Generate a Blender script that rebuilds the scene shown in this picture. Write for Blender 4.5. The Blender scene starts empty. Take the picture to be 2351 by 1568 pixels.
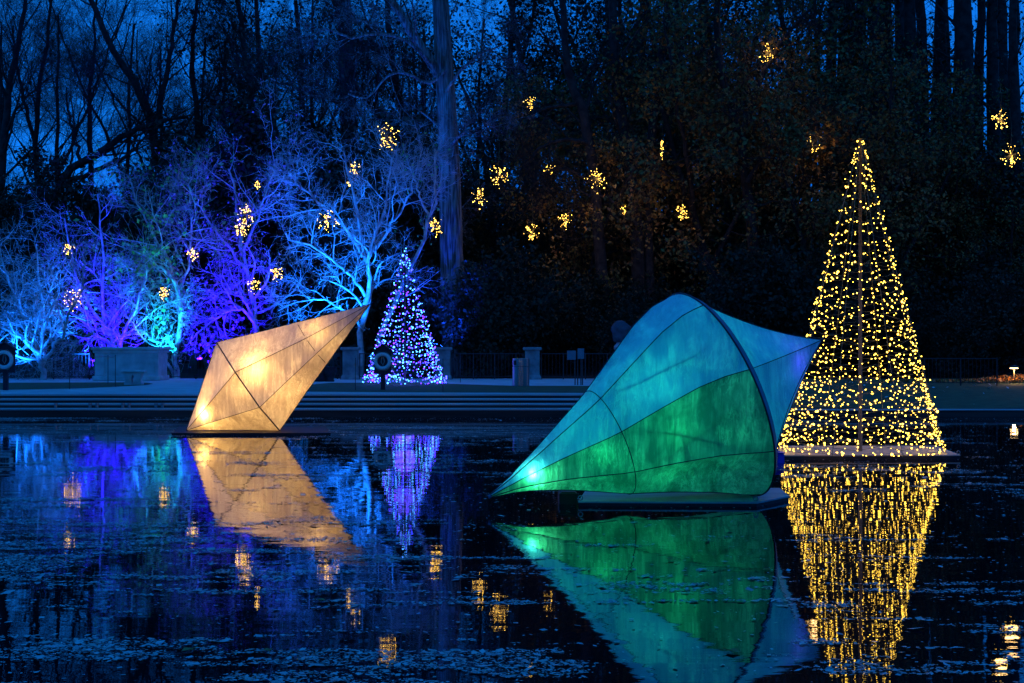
import bpy, bmesh, math, random
import numpy as np
from mathutils import Vector, Matrix

random.seed(5)
SC = bpy.context.scene
COL = SC.collection
PI = math.pi

# ------------------------------------------------------------------ camera, sky, light
CAM_H = 2.2
FPX = 3265.0                      # focal length in reference pixels (50 mm on a 36 mm sensor)
cam_d = bpy.data.cameras.new('camera')
cam_d.lens = 50.0
cam_d.sensor_width = 36.0
cam_d.clip_start = 0.1
cam_d.clip_end = 2500
cam_d.shift_y = 4.0 / 2351.0
cam = bpy.data.objects.new('camera', cam_d)
COL.objects.link(cam)
cam.location = (0, 0, CAM_H)
cam.rotation_euler = (PI / 2, 0, 0)
SC.camera = cam

world = bpy.data.worlds.new('World')
SC.world = world
world.use_nodes = True
wn = world.node_tree
for n in list(wn.nodes):
    wn.nodes.remove(n)
w_out = wn.nodes.new('ShaderNodeOutputWorld')
w_bg = wn.nodes.new('ShaderNodeBackground')
w_sky = wn.nodes.new('ShaderNodeTexSky')
w_sky.sky_type = 'NISHITA'
w_sky.sun_disc = False
w_sky.sun_elevation = math.radians(-2)
w_sky.sun_rotation = math.radians(-30)
w_bw = wn.nodes.new('ShaderNodeRGBToBW')
w_pow = wn.nodes.new('ShaderNodeMath')
w_pow.operation = 'POWER'
w_pow.inputs[1].default_value = 0.2
w_mul = wn.nodes.new('ShaderNodeVectorMath')
w_mul.operation = 'SCALE'
w_mul.inputs[0].default_value = (0.004, 0.17, 0.78)      # dusk as a tungsten-balanced camera sees it
wn.links.new(w_sky.outputs[0], w_bw.inputs[0])
wn.links.new(w_bw.outputs[0], w_pow.inputs[0])
wn.links.new(w_pow.outputs[0], w_mul.inputs['Scale'])
wn.links.new(w_mul.outputs[0], w_bg.inputs[0])
w_bg.inputs[1].default_value = 1.45
wn.links.new(w_bg.outputs[0], w_out.inputs[0])

SC.view_settings.view_transform = 'Standard'
SC.view_settings.look = 'None'
SC.view_settings.exposure = 0.0
SC.view_settings.gamma = 1.0
SC.view_settings.use_curve_mapping = False
SC.cycles.use_denoising = True
SC.cycles.max_bounces = 8
SC.cycles.diffuse_bounces = 3
SC.cycles.glossy_bounces = 4
SC.cycles.transmission_bounces = 4
SC.cycles.sample_clamp_indirect = 6.0
SC.cycles.caustics_reflective = False
SC.cycles.caustics_refractive = False


# ------------------------------------------------------------------ helpers
def P(u, v, Y):
    """World point seen at reference pixel (u, v) and distance Y."""
    return np.array([(u - 1175.5) / FPX * Y, Y, CAM_H - (v - 788.0) / FPX * Y])


PAVE = 0.65


def G(u, v, z=PAVE):
    Y = FPX * (CAM_H - z) / (v - 788.0)
    p = P(u, v, Y)
    p[2] = z
    return p


WL = {}


def wl(o):
    return WL.get(o.name, np.zeros(3)) if o is not None else np.zeros(3)


def mesh_from(name, V, F, mats, smooth=False, mi=None):
    V = np.asarray(V, dtype=np.float32).reshape(-1, 3)
    me = bpy.data.meshes.new(name)
    if isinstance(F, np.ndarray):
        nf, k = F.shape
        me.vertices.add(len(V))
        me.vertices.foreach_set('co', V.ravel())
        me.loops.add(nf * k)
        me.loops.foreach_set('vertex_index', F.astype(np.int32).ravel())
        me.polygons.add(nf)
        me.polygons.foreach_set('loop_start', np.arange(0, nf * k, k, dtype=np.int32))
    else:
        me.from_pydata(V.tolist(), [], [list(f) for f in F])
    if not isinstance(mats, (list, tuple)):
        mats = [mats]
    for m in mats:
        me.materials.append(m)
    if mi is not None:
        me.polygons.foreach_set('material_index', np.asarray(mi, dtype=np.int32))
    if smooth:
        me.polygons.foreach_set('use_smooth', np.ones(len(me.polygons), dtype=bool))
    me.update()
    me.validate()
    return me


def obj(name, V, F, mat, parent=None, smooth=False, loc=None, mi=None):
    """One mesh object; V in world coordinates."""
    V = np.asarray(V, dtype=np.float64).reshape(-1, 3)
    base = wl(parent) if parent is not None else (np.asarray(loc, float) if loc is not None else np.zeros(3))
    me = mesh_from(name, V - base, F, mat, smooth, mi)
    o = bpy.data.objects.new(name, me)
    COL.objects.link(o)
    WL[o.name] = base
    if parent is not None:
        o.parent = parent
    else:
        o.location = base
    return o


def tag(o, label=None, cat=None, group=None, kind=None):
    if label: o['label'] = label
    if cat: o['category'] = cat
    if group: o['group'] = group
    if kind: o['kind'] = kind
    return o


def thing(name, label, cat, loc, group=None):
    o = bpy.data.objects.new(name, None)
    COL.objects.link(o)
    o.empty_display_size = 0.1
    o.location = [float(c) for c in loc]
    WL[o.name] = np.array([float(c) for c in loc])
    return tag(o, label, cat, group)


def copy_thing(root, loc, rotz=0.0, scale=1.0, label=None):
    r = root.copy()
    COL.objects.link(r)
    r.location = [float(c) for c in loc]
    r.rotation_euler = (0, 0, rotz)
    r.scale = (scale, scale, scale)
    if label: r['label'] = label
    for ch in list(root.children):
        c = ch.copy()
        COL.objects.link(c)
        c.parent = r
        for g in list(ch.children):
            d = g.copy()
            COL.objects.link(d)
            d.parent = c
    return r


class MB:
    """Collects shapes into one mesh."""
    def __init__(self):
        self.V, self.F = [], []

    def add(self, V, F):
        b = len(self.V)
        self.V += [tuple(map(float, p)) for p in V]
        self.F += [tuple(int(i) + b for i in f) for f in F]
        return self

    def box(self, x0, x1, y0, y1, z0, z1, bev=0.0):
        if bev <= 0:
            V = [(x0, y0, z0), (x1, y0, z0), (x1, y1, z0), (x0, y1, z0), (x0, y0, z1), (x1, y0, z1), (x1, y1, z1), (x0, y1, z1)]
            F = [(0, 3, 2, 1), (4, 5, 6, 7), (0, 1, 5, 4), (1, 2, 6, 5), (2, 3, 7, 6), (3, 0, 4, 7)]
            return self.add(V, F)
        b = bev
        V = []
        for z, i in ((z0, b), (z0 + b, 0), (z1 - b, 0), (z1, b)):
            V += [(x0 + i, y0 + i, z), (x1 - i, y0 + i, z), (x1 - i, y1 - i, z), (x0 + i, y1 - i, z)]
        F = [(0, 3, 2, 1), (12, 13, 14, 15)]
        for k in range(3):
            for j in range(4):
                F.append((k * 4 + j, k * 4 + (j + 1) % 4, k * 4 + 4 + (j + 1) % 4, k * 4 + 4 + j))
        return self.add(V, F)

    def tube(self, pts, r, k=6, cap=True):
        pts = np.asarray(pts, float)
        r = np.full(len(pts), r) if np.isscalar(r) else np.asarray(r, float)
        V, F = tubes(pts[None], r[None], k)
        F = [tuple(f) for f in F]
        if cap:
            F.append(tuple(range(k - 1, -1, -1)))
            n = len(pts)
            F.append(tuple(range((n - 1) * k, n * k)))
        return self.add(V, F)

    def lathe(self, prof, c, k=20, cap=True):
        c = np.asarray(c, float)
        V, F = [], []
        for (r, z) in prof:
            for j in range(k):
                a = 2 * PI * j / k
                V.append((c[0] + r * math.cos(a), c[1] + r * math.sin(a), c[2] + z))
        for i in range(len(prof) - 1):
            for j in range(k):
                F.append((i * k + j, i * k + (j + 1) % k, (i + 1) * k + (j + 1) % k, (i + 1) * k + j))
        if cap:
            F.append(tuple(range(k - 1, -1, -1)))
            F.append(tuple(range((len(prof) - 1) * k, len(prof) * k)))
        return self.add(V, F)

    def prism(self, poly, y0, y1):
        """poly = (x, z) outline, extruded in y."""
        n = len(poly)
        V = [(x, y0, z) for x, z in poly] + [(x, y1, z) for x, z in poly]
        F = [tuple(range(n)), tuple(range(2 * n - 1, n - 1, -1))]
        F += [(i, i + n, (i + 1) % n + n, (i + 1) % n) for i in range(n)]
        return self.add(V, F)

    def slab(self, poly, z0, z1):
        """poly = (x, y) outline, extruded in z."""
        n = len(poly)
        V = [(x, y, z0) for x, y in poly] + [(x, y, z1) for x, y in poly]
        F = [tuple(range(n - 1, -1, -1)), tuple(range(n, 2 * n))]
        F += [(i, (i + 1) % n, (i + 1) % n + n, i + n) for i in range(n)]
        return self.add(V, F)

    def torus(self, c, R, r, axis='y', n=28, k=10):
        V, F = [], []
        for i in range(n):
            a = 2 * PI * i / n
            for j in range(k):
                b = 2 * PI * j / k
                q = R + r * math.cos(b)
                p = (q * math.cos(a), r * math.sin(b), q * math.sin(a)) if axis == 'y' else (q * math.cos(a), q * math.sin(a), r * math.sin(b))
                V.append((c[0] + p[0], c[1] + p[1], c[2] + p[2]))
        for i in range(n):
            for j in range(k):
                F.append((i * k + j, i * k + (j + 1) % k, ((i + 1) % n) * k + (j + 1) % k, ((i + 1) % n) * k + j))
        return self.add(V, F)

    def build(self, name, mat, parent=None, smooth=False, loc=None):
        return obj(name, self.V, self.F, mat, parent, smooth, loc)


def tubes(Pt, R, k):
    """Pt (N,n,3), R (N,n) -> vertices and quad faces of N tubes of k sides."""
    N, n, _ = Pt.shape
    T = np.gradient(Pt, axis=1)
    T /= np.linalg.norm(T, axis=2, keepdims=True) + 1e-9
    ref = np.zeros_like(T)
    m = np.abs(T[:, :1, 2]) < 0.9
    ref[..., 2] = np.where(m, 1.0, 0.0)
    ref[..., 0] = np.where(m, 0.0, 1.0)
    A = np.cross(T, ref)
    A /= np.linalg.norm(A, axis=2, keepdims=True) + 1e-9
    B = np.cross(T, A)
    ang = np.arange(k) * 2 * PI / k
    ring = A[:, :, None, :] * np.cos(ang)[None, None, :, None] + B[:, :, None, :] * np.sin(ang)[None, None, :, None]
    V = Pt[:, :, None, :] + ring * R[:, :, None, None]
    idx = np.arange(N * n * k).reshape(N, n, k)
    a = idx[:, :-1, :]
    b = np.roll(a, -1, axis=2)
    c = idx[:, 1:, :]
    d = np.roll(c, -1, axis=2)
    F = np.stack([a, c, d, b], axis=-1).reshape(-1, 4)
    return V.reshape(-1, 3), F


# ------------------------------------------------------------------ materials
def nodes(name):
    m = bpy.data.materials.new(name)
    m.use_nodes = True
    nt = m.node_tree
    b = nt.nodes['Principled BSDF']
    return m, nt, b


def noise_mat(name, c1, c2, scale=4.0, rough=0.8, bump=0.0, bscale=None, stretch=(1, 1, 1), spec=0.3, metallic=0.0, lo=0.35, hi=0.65):
    m, nt, b = nodes(name)
    tc = nt.nodes.new('ShaderNodeTexCoord')
    mp = nt.nodes.new('ShaderNodeMapping')
    mp.inputs['Scale'].default_value = stretch
    nt.links.new(tc.outputs['Object'], mp.inputs[0])
    nz = nt.nodes.new('ShaderNodeTexNoise')
    nz.inputs['Scale'].default_value = scale
    nz.inputs['Detail'].default_value = 5
    nt.links.new(mp.outputs[0], nz.inputs['Vector'])
    cr = nt.nodes.new('ShaderNodeValToRGB')
    cr.color_ramp.elements[0].position = lo
    cr.color_ramp.elements[1].position = hi
    cr.color_ramp.elements[0].color = (*c1, 1)
    cr.color_ramp.elements[1].color = (*c2, 1)
    nt.links.new(nz.outputs[0], cr.inputs[0])
    nt.links.new(cr.outputs[0], b.inputs['Base Color'])
    b.inputs['Roughness'].default_value = rough
    b.inputs['Specular IOR Level'].default_value = spec
    b.inputs['Metallic'].default_value = metallic
    if bump:
        n2 = nt.nodes.new('ShaderNodeTexNoise')
        n2.inputs['Scale'].default_value = bscale or scale * 3
        n2.inputs['Detail'].default_value = 4
        nt.links.new(mp.outputs[0], n2.inputs['Vector'])
        bp = nt.nodes.new('ShaderNodeBump')
        bp.inputs['Strength'].default_value = 1.0
        bp.inputs['Distance'].default_value = bump
        nt.links.new(n2.outputs[0], bp.inputs['Height'])
        nt.links.new(bp.outputs[0], b.inputs['Normal'])
    return m


def leaf_mat(name, cols, scale=1.2, rough=0.6):
    """Leaf colour varies leaf by leaf."""
    m, nt, b = nodes(name)
    geo = nt.nodes.new('ShaderNodeNewGeometry')
    cr = nt.nodes.new('ShaderNodeValToRGB')
    cr.color_ramp.interpolation = 'LINEAR'
    while len(cr.color_ramp.elements) < len(cols):
        cr.color_ramp.elements.new(0.5)
    for i, c in enumerate(cols):
        cr.color_ramp.elements[i].position = i / (len(cols) - 1)
        cr.color_ramp.elements[i].color = (*c, 1)
    nt.links.new(geo.outputs['Random Per Island'], cr.inputs[0])
    nt.links.new(cr.outputs[0], b.inputs['Base Color'])
    b.inputs['Roughness'].default_value = rough
    b.inputs['Specular IOR Level'].default_value = 0.25
    return m


def emit_mat(name, col, strength):
    m = bpy.data.materials.new(name)
    m.use_nodes = True
    nt = m.node_tree
    nt.nodes.clear()
    o = nt.nodes.new('ShaderNodeOutputMaterial')
    e = nt.nodes.new('ShaderNodeEmission')
    e.inputs[0].default_value = (*col, 1)
    e.inputs[1].default_value = strength
    nt.links.new(e.outputs[0], o.inputs[0])
    return m


def fabric_mat(name, thin, thick, trans=0.6, axis_rot=0.0, fs=1.0, dcol=(0.75, 0.75, 0.72)):
    """Translucent crinkled lantern film: streaky thickness, faint creases, soft sheen."""
    m = bpy.data.materials.new(name)
    m.use_nodes = True
    nt = m.node_tree
    nt.nodes.clear()
    L = nt.links.new
    o = nt.nodes.new('ShaderNodeOutputMaterial')
    tc = nt.nodes.new('ShaderNodeTexCoord')
    # two families of streaks at different slants plus cloudy blotches
    def streak(rot, sc, st):
        mp = nt.nodes.new('ShaderNodeMapping')
        mp.inputs['Rotation'].default_value = rot
        mp.inputs['Scale'].default_value = st
        L(tc.outputs['Object'], mp.inputs[0])
        nz = nt.nodes.new('ShaderNodeTexNoise')
        nz.inputs['Scale'].default_value = sc * fs
        nz.inputs['Detail'].default_value = 7
        nz.inputs['Roughness'].default_value = 0.65
        nz.inputs['Distortion'].default_value = 0.6
        L(mp.outputs[0], nz.inputs['Vector'])
        return nz.outputs[0]
    s1 = streak((0.3, 0.6 + axis_rot, 0.2), 1.3, (5, 2, 0.6))
    s2 = streak((0.1, -0.5 + axis_rot, 0.4), 1.7, (6, 2, 0.6))
    s3 = streak((0, 0, 0), 1.6, (1, 1, 1))
    def math_(op, a, b):
        n = nt.nodes.new('ShaderNodeMath')
        n.operation = op
        for i, x in enumerate((a, b)):
            if isinstance(x, (int, float)): n.inputs[i].default_value = x
            else: L(x, n.inputs[i])
        return n.outputs[0]
    mx = math_('ADD', math_('MULTIPLY', math_('MAXIMUM', s1, s2), 0.65), math_('MULTIPLY', s3, 0.45))
    def crease(rot, sc, st, w):
        n_ = math_('ABSOLUTE', math_('SUBTRACT', streak(rot, sc, st), 0.5), 0)
        return math_('MAXIMUM', math_('SUBTRACT', 1.0, math_('DIVIDE', n_, w)), 0.0)
    k1 = crease((0.2, 0.9 + axis_rot, 0.5), 1.0, (3.5, 2, 0.5), 0.022)
    k2 = crease((0.5, -0.8 + axis_rot, 0.1), 1.3, (3, 2, 0.45), 0.02)
    msk = math_('MAXIMUM', math_('SUBTRACT', math_('MULTIPLY', streak((0.4, 0.2, 0), 0.9, (1, 1, 1)), 2.6), 1.1), 0.0)
    mx = math_('ADD', mx, math_('MULTIPLY', math_('MULTIPLY', math_('MAXIMUM', k1, k2), msk), 0.30))
    cr = nt.nodes.new('ShaderNodeValToRGB')
    cr.color_ramp.elements[0].position = 0.50
    cr.color_ramp.elements[1].position = 0.72
    cr.color_ramp.elements[0].color = (*thick, 1)
    cr.color_ramp.elements[1].color = (*thin, 1)
    e_ = cr.color_ramp.elements.new(0.61)
    e_.color = (*[a * 0.62 + b * 0.38 for a, b in zip(thick, thin)], 1)
    L(mx, cr.inputs[0])
    bp = nt.nodes.new('ShaderNodeBump')
    bp.inputs['Strength'].default_value = 1.0
    bp.inputs['Distance'].default_value = 0.06
    L(mx, bp.inputs['Height'])
    tr = nt.nodes.new('ShaderNodeBsdfTranslucent')
    L(cr.outputs[0], tr.inputs[0])
    L(bp.outputs[0], tr.inputs['Normal'])
    df = nt.nodes.new('ShaderNodeBsdfDiffuse')
    df.inputs[0].default_value = (*dcol, 1)
    L(bp.outputs[0], df.inputs['Normal'])
    gl = nt.nodes.new('ShaderNodeBsdfGlossy')
    gl.inputs['Roughness'].default_value = 0.28
    gl.inputs[0].default_value = (0.9, 0.9, 0.9, 1)
    L(bp.outputs[0], gl.inputs['Normal'])
    m1 = nt.nodes.new('ShaderNodeMixShader')
    m1.inputs[0].default_value = trans
    L(df.outputs[0], m1.inputs[1])
    L(tr.outputs[0], m1.inputs[2])
    m2 = nt.nodes.new('ShaderNodeMixShader')
    lw = nt.nodes.new('ShaderNodeLayerWeight')
    lw.inputs[0].default_value = 0.5
    L(bp.outputs[0], lw.inputs['Normal'])
    L(math_('ADD', math_('MULTIPLY', math_('POWER', lw.outputs['Facing'], 5.0), 0.6), 0.035), m2.inputs[0])
    L(m1.outputs[0], m2.inputs[1])
    L(gl.outputs[0], m2.inputs[2])
    L(m2.outputs[0], o.inputs[0])
    return m


def water_mat():
    m, nt, b = nodes('pond_water')
    L = nt.links.new
    b.inputs['Base Color'].default_value = (0.0015, 0.003, 0.006, 1)
    b.inputs['Roughness'].default_value = 0.004
    b.inputs['IOR'].default_value = 1.6
    b.inputs['Specular IOR Level'].default_value = 0.5
    tc = nt.nodes.new('ShaderNodeTexCoord')
    prev = None
    for sc, st, dist, det in ((1.0, (0.35, 1.6, 1), 0.0034, 2), (1.0, (3.5, 11.0, 1), 0.00030, 2), (1.0, (12, 30, 1), 0.00005, 2)):
        mp = nt.nodes.new('ShaderNodeMapping')
        mp.inputs['Scale'].default_value = st
        L(tc.outputs['Object'], mp.inputs[0])
        nz = nt.nodes.new('ShaderNodeTexNoise')
        nz.inputs['Scale'].default_value = sc
        nz.inputs['Detail'].default_value = det
        L(mp.outputs[0], nz.inputs['Vector'])
        bp = nt.nodes.new('ShaderNodeBump')
        bp.inputs['Strength'].default_value = 1.0
        bp.inputs['Distance'].default_value = dist
        L(nz.outputs[0], bp.inputs['Height'])
        if prev is not None:
            L(prev, bp.inputs['Normal'])
        prev = bp.outputs[0]
    L(prev, b.inputs['Normal'])
    return m


M = {}
M['water'] = water_mat()
M['soil'] = noise_mat('woodland_soil', (0.02, 0.016, 0.012), (0.05, 0.04, 0.025), 0.6, 0.95)
M['mud'] = noise_mat('pond_bed', (0.02, 0.02, 0.018), (0.03, 0.028, 0.022), 0.5, 0.9)
M['gravel'] = noise_mat('pale_gravel', (0.42, 0.41, 0.38), (0.64, 0.62, 0.58), 1.3, 0.9, 0.004, 30, lo=0.3, hi=0.7)
M['grass'] = noise_mat('mown_grass', (0.03, 0.055, 0.02), (0.075, 0.11, 0.04), 2.5, 0.9, 0.02, 14, lo=0.3, hi=0.7)
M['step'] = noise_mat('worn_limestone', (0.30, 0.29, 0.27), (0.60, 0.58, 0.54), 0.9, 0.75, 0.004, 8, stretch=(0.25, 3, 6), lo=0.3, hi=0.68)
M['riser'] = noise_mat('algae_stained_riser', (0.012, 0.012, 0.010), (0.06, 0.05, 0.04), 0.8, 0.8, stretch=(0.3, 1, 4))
M['stone'] = noise_mat('carved_limestone', (0.40, 0.39, 0.36), (0.62, 0.60, 0.56), 2.2, 0.85, 0.004, 18)
M['pillar'] = noise_mat('weathered_pillar_stone', (0.16, 0.155, 0.145), (0.34, 0.33, 0.30), 2.2, 0.85, 0.004, 18)  # stone tone lowered to put the trees' shade into the pillars
M['iron'] = noise_mat('black_iron', (0.012, 0.012, 0.013), (0.025, 0.025, 0.026), 8, 0.5, spec=0.5)
M['black'] = noise_mat('black_painted_board', (0.008, 0.008, 0.009), (0.02, 0.02, 0.02), 5, 0.6)
M['board'] = noise_mat('dark_stained_board', (0.012, 0.013, 0.02), (0.03, 0.03, 0.04), 6, 0.6, stretch=(6, 6, 1))
M['ply'] = noise_mat('weathered_plywood', (0.30, 0.26, 0.20), (0.46, 0.41, 0.32), 2, 0.45, 0.003, 10, stretch=(0.4, 3, 1), spec=0.4)
M['grey_deck'] = noise_mat('grey_raft_deck', (0.25, 0.26, 0.27), (0.4, 0.41, 0.42), 2, 0.5, 0.003, 10, stretch=(0.5, 3, 1), spec=0.4)
M['ring'] = noise_mat('white_life_ring', (0.55, 0.55, 0.53), (0.75, 0.74, 0.72), 6, 0.5)
M['rope'] = noise_mat('grey_rope', (0.2, 0.19, 0.17), (0.34, 0.32, 0.28), 12, 0.9)
M['steel'] = noise_mat('brushed_steel', (0.22, 0.22, 0.22), (0.32, 0.32, 0.32), 3, 0.33, 0.0, stretch=(20, 20, 0.4), metallic=1.0)
M['sign'] = noise_mat('grey_sign_board', (0.16, 0.18, 0.2), (0.22, 0.24, 0.27), 3, 0.6)
M['cloth'] = noise_mat('grey_tarpaulin', (0.05, 0.055, 0.065), (0.10, 0.105, 0.12), 4, 0.7, 0.02, 9)
M['spar'] = noise_mat('dark_spar', (0.012, 0.016, 0.028), (0.025, 0.03, 0.045), 6, 0.5)
M['band'] = noise_mat('navy_hem_band', (0.02, 0.07, 0.12), (0.04, 0.14, 0.22), 5, 0.5)
M['pole'] = noise_mat('wooden_pole', (0.10, 0.075, 0.04), (0.17, 0.125, 0.07), 3, 0.6, stretch=(8, 8, 0.6))
M['wire'] = noise_mat('green_cable', (0.08, 0.085, 0.05), (0.16, 0.16, 0.09), 10, 0.6)
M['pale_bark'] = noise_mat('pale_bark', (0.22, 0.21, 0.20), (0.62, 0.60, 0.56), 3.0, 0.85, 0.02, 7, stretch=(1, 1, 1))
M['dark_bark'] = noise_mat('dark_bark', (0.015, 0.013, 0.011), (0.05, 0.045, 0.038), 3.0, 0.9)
M['ridge_bark'] = noise_mat('ridged_bark', (0.05, 0.045, 0.04), (0.26, 0.24, 0.22), 2.2, 0.95, 0.06, 2.2, stretch=(5, 5, 0.45), lo=0.38, hi=0.62)
M['green_leaf'] = leaf_mat('green_leaf', [(0.10, 0.34, 0.06), (0.2, 0.5, 0.1), (0.14, 0.4, 0.12), (0.35, 0.45, 0.12)])
M['pale_leaf'] = leaf_mat('pale_autumn_leaf', [(0.16, 0.1, 0.2), (0.38, 0.2, 0.34), (0.55, 0.3, 0.4), (0.25, 0.2, 0.3)])
M['brown_leaf'] = leaf_mat('brown_autumn_leaf', [(0.08, 0.04, 0.012), (0.2, 0.10, 0.025), (0.28, 0.18, 0.04), (0.10, 0.09, 0.025)])
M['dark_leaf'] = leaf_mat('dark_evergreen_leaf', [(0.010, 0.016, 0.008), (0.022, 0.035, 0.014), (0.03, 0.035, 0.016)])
M['fallen'] = leaf_mat('fallen_leaf', [(0.3, 0.12, 0.02), (0.45, 0.2, 0.04), (0.2, 0.08, 0.02)])
M['scum'] = leaf_mat('floating_leaf_litter', [(0.25, 0.25, 0.22), (0.45, 0.44, 0.40), (0.58, 0.56, 0.5), (0.35, 0.30, 0.22)], rough=0.45)
M['warm_bulb'] = emit_mat('warm_bulb_glow', (1.0, 0.56, 0.055), 13.0)
M['star_bulb'] = emit_mat('star_bulb_glow', (1.0, 0.54, 0.07), 14.0)
M['cyan_bulb'] = emit_mat('cyan_bulb_glow', (0.06, 0.33, 1.0), 9.0)
M['violet_bulb'] = emit_mat('violet_bulb_glow', (0.11, 0.02, 1.0), 10.0)
M['blue_bulb'] = emit_mat('blue_bulb_glow', (0.035, 0.04, 1.0), 12.0)
M['path_glow'] = emit_mat('path_lamp_glow', (1.0, 0.6, 0.25), 12.0)
M['cream_film'] = fabric_mat('cream_lantern_film', (1.0, 0.96, 0.84), (0.40, 0.34, 0.27), 0.66)
M['green_film'] = fabric_mat('green_lantern_film', (0.45, 1.0, 0.55), (0.02, 0.22, 0.12), 0.62, 0.35, 1.3, (0.10, 0.42, 0.22))
M['teal_film'] = fabric_mat('teal_lantern_film', (0.50, 1.0, 1.0), (0.06, 0.34, 0.50), 0.5, 0.35, 1.3, (0.40, 0.75, 0.85))
M['sky_film'] = fabric_mat('silver_blue_lantern_film', (0.40, 0.75, 0.95), (0.08, 0.22, 0.36), 0.5, 0.35, 1.3, (0.55, 0.82, 0.95))  # blue film, its colour lightened with the sky's reflection on the top panels
M['blue_film'] = fabric_mat('blue_lantern_film', (0.35, 0.75, 1.0), (0.08, 0.25, 0.5), 0.55, 0.35, 1.3, (0.2, 0.45, 0.6))
M['blue_plastic'] = noise_mat('blue_plastic', (0.02, 0.03, 0.35), (0.03, 0.05, 0.5), 3, 0.4)


def light(name, typ, loc, col, power, radius=0.05, parent=None, target=None, size=None, blend=0.6):
    d = bpy.data.lights.new(name, typ)
    d.color = col
    d.energy = power
    d.shadow_soft_size = radius
    o = bpy.data.objects.new(name, d)
    COL.objects.link(o)
    loc = np.asarray(loc, float)
    if target is not None:
        v = Vector((np.asarray(target, float) - loc).tolist())
        o.rotation_euler = v.to_track_quat('-Z', 'Y').to_euler()
    if size is not None:
        d.spot_size = math.radians(size)
        d.spot_blend = blend
    if parent is not None:
        o.parent = parent
        o.location = (loc - wl(parent)).tolist()
    else:
        o.location = loc.tolist()
    return o


# ------------------------------------------------------------------ setting: ground, water, paving, steps
def sheet(name, poly, z, mat, kind='structure'):
    o = obj(name, [(x, y, z) for x, y in poly], [tuple(range(len(poly)))], mat)
    tag(o, kind=kind)
    return o


POND_Y = 42.5


def grid_ground():
    xs = np.concatenate([np.linspace(-600, -90, 8), np.linspace(-80, 80, 41), np.linspace(90, 600, 8)])
    ys = np.concatenate([np.array([43.0, 52, 60, 66]), np.linspace(70, 160, 24), np.array([200, 300, 500, 900])])
    X, Yg = np.meshgrid(xs, ys)
    t = np.clip((Yg - 66) / 95.0, 0, 1)
    Z = 0.60 + 6.0 * t * t * (3 - 2 * t) + np.where(Yg > 66, 0.25 * np.sin(X * 0.21) * np.cos(Yg * 0.17), 0)
    Z = Z - np.interp(Yg, [43, 52, 60], [0.5, 0.17, 0.03])
    n, mcols = X.shape
    V = np.stack([X, Yg, Z], -1).reshape(-1, 3)
    idx = np.arange(n * mcols).reshape(n, mcols)
    F = np.stack([idx[:-1, :-1], idx[:-1, 1:], idx[1:, 1:], idx[1:, :-1]], -1).reshape(-1, 4)
    return V, F


gv, gf = grid_ground()
ground = tag(obj('ground', gv, gf, M['soil'], smooth=True), kind='structure')
sheet('near_bank', [(-600, -400), (600, -400), (600, -2.0), (-600, -2.0)], 0.5, M['soil'])
sheet('pond_bed', [(-610, -3), (610, -3), (610, 44), (-610, 44)], -0.9, M['mud'])
water = sheet('water', [(-600, -2.5), (600, -2.5), (600, POND_Y + 0.1), (-600, POND_Y + 0.1)], 0.0, M['water'])


def hill_z(x, Y):
    t = min(max((Y - 66) / 95.0, 0), 1)
    return 0.60 + 6.0 * t * t * (3 - 2 * t)


LAWN_X = 7.9      # paving and steps end here, lawn bank goes on to the right
mb = MB().slab([(-45, 43.75), (LAWN_X, 43.75), (LAWN_X, 62.5), (-45, 62.5)], 0.4, PAVE)
tag(mb.build('paving', M['gravel']), kind='structure')
steps = tag(thing('pond_steps', None, None, (0, 42.5, 0)), kind='structure')
for z0, z1, y0, y1 in ((-0.6, 0.25, 42.45, 43.02), (0.10, 0.385, 42.90, 43.36), (0.25, 0.52, 43.22, 43.66), (0.40, 0.645, 43.54, 43.76)):
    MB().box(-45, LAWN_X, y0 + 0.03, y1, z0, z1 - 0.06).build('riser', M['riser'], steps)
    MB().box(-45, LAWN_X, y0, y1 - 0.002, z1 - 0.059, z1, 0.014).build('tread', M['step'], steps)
# right lawn bank: gentle slope down to a low kerb at the water
lv, lf = [], []
xs = np.linspace(LAWN_X + 0.01, 60, 30)
ys = [42.9, 44.5, 46.5, 49, 52, 56, 60.5]
zs = [0.24, 0.33, 0.45, 0.55, 0.62, 0.66, 0.68]
for y, z in zip(ys, zs):
    for x in xs:
        lv.append((x, y, z + 0.02 * math.sin(x * 0.9 + y)))
for i in range(len(ys) - 1):
    for j in range(len(xs) - 1):
        a = i * len(xs) + j
        lf.append((a, a + 1, a + 1 + len(xs), a + len(xs)))
tag(obj('lawn_bank', lv, lf, M['grass'], smooth=True), kind='structure')
pk = tag(thing('pond_kerb', None, None, (LAWN_X, 42.45, 0)), kind='structure')
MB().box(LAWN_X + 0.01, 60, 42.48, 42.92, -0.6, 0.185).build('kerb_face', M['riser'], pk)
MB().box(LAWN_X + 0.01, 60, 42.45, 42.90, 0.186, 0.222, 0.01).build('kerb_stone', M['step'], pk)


def lawn(pts):
    sheet('lawn', [tuple(G(u, v)[:2]) for u, v in pts], PAVE + 0.006, M['grass'])


lawn([(-160, 896.5), (60, 894.5), (180, 892), (270, 888), (335, 884.5), (352, 881.5), (340, 879), (280, 878), (120, 878.5), (-160, 879.5)])
lawn([(640, 899), (900, 901), (1200, 902), (1480, 903), (1660, 902.5), (1660, 888), (1480, 886), (1320, 886), (1180, 886), (1080, 883), (1010, 880), (860, 878.5), (760, 879), (680, 886)])

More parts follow.
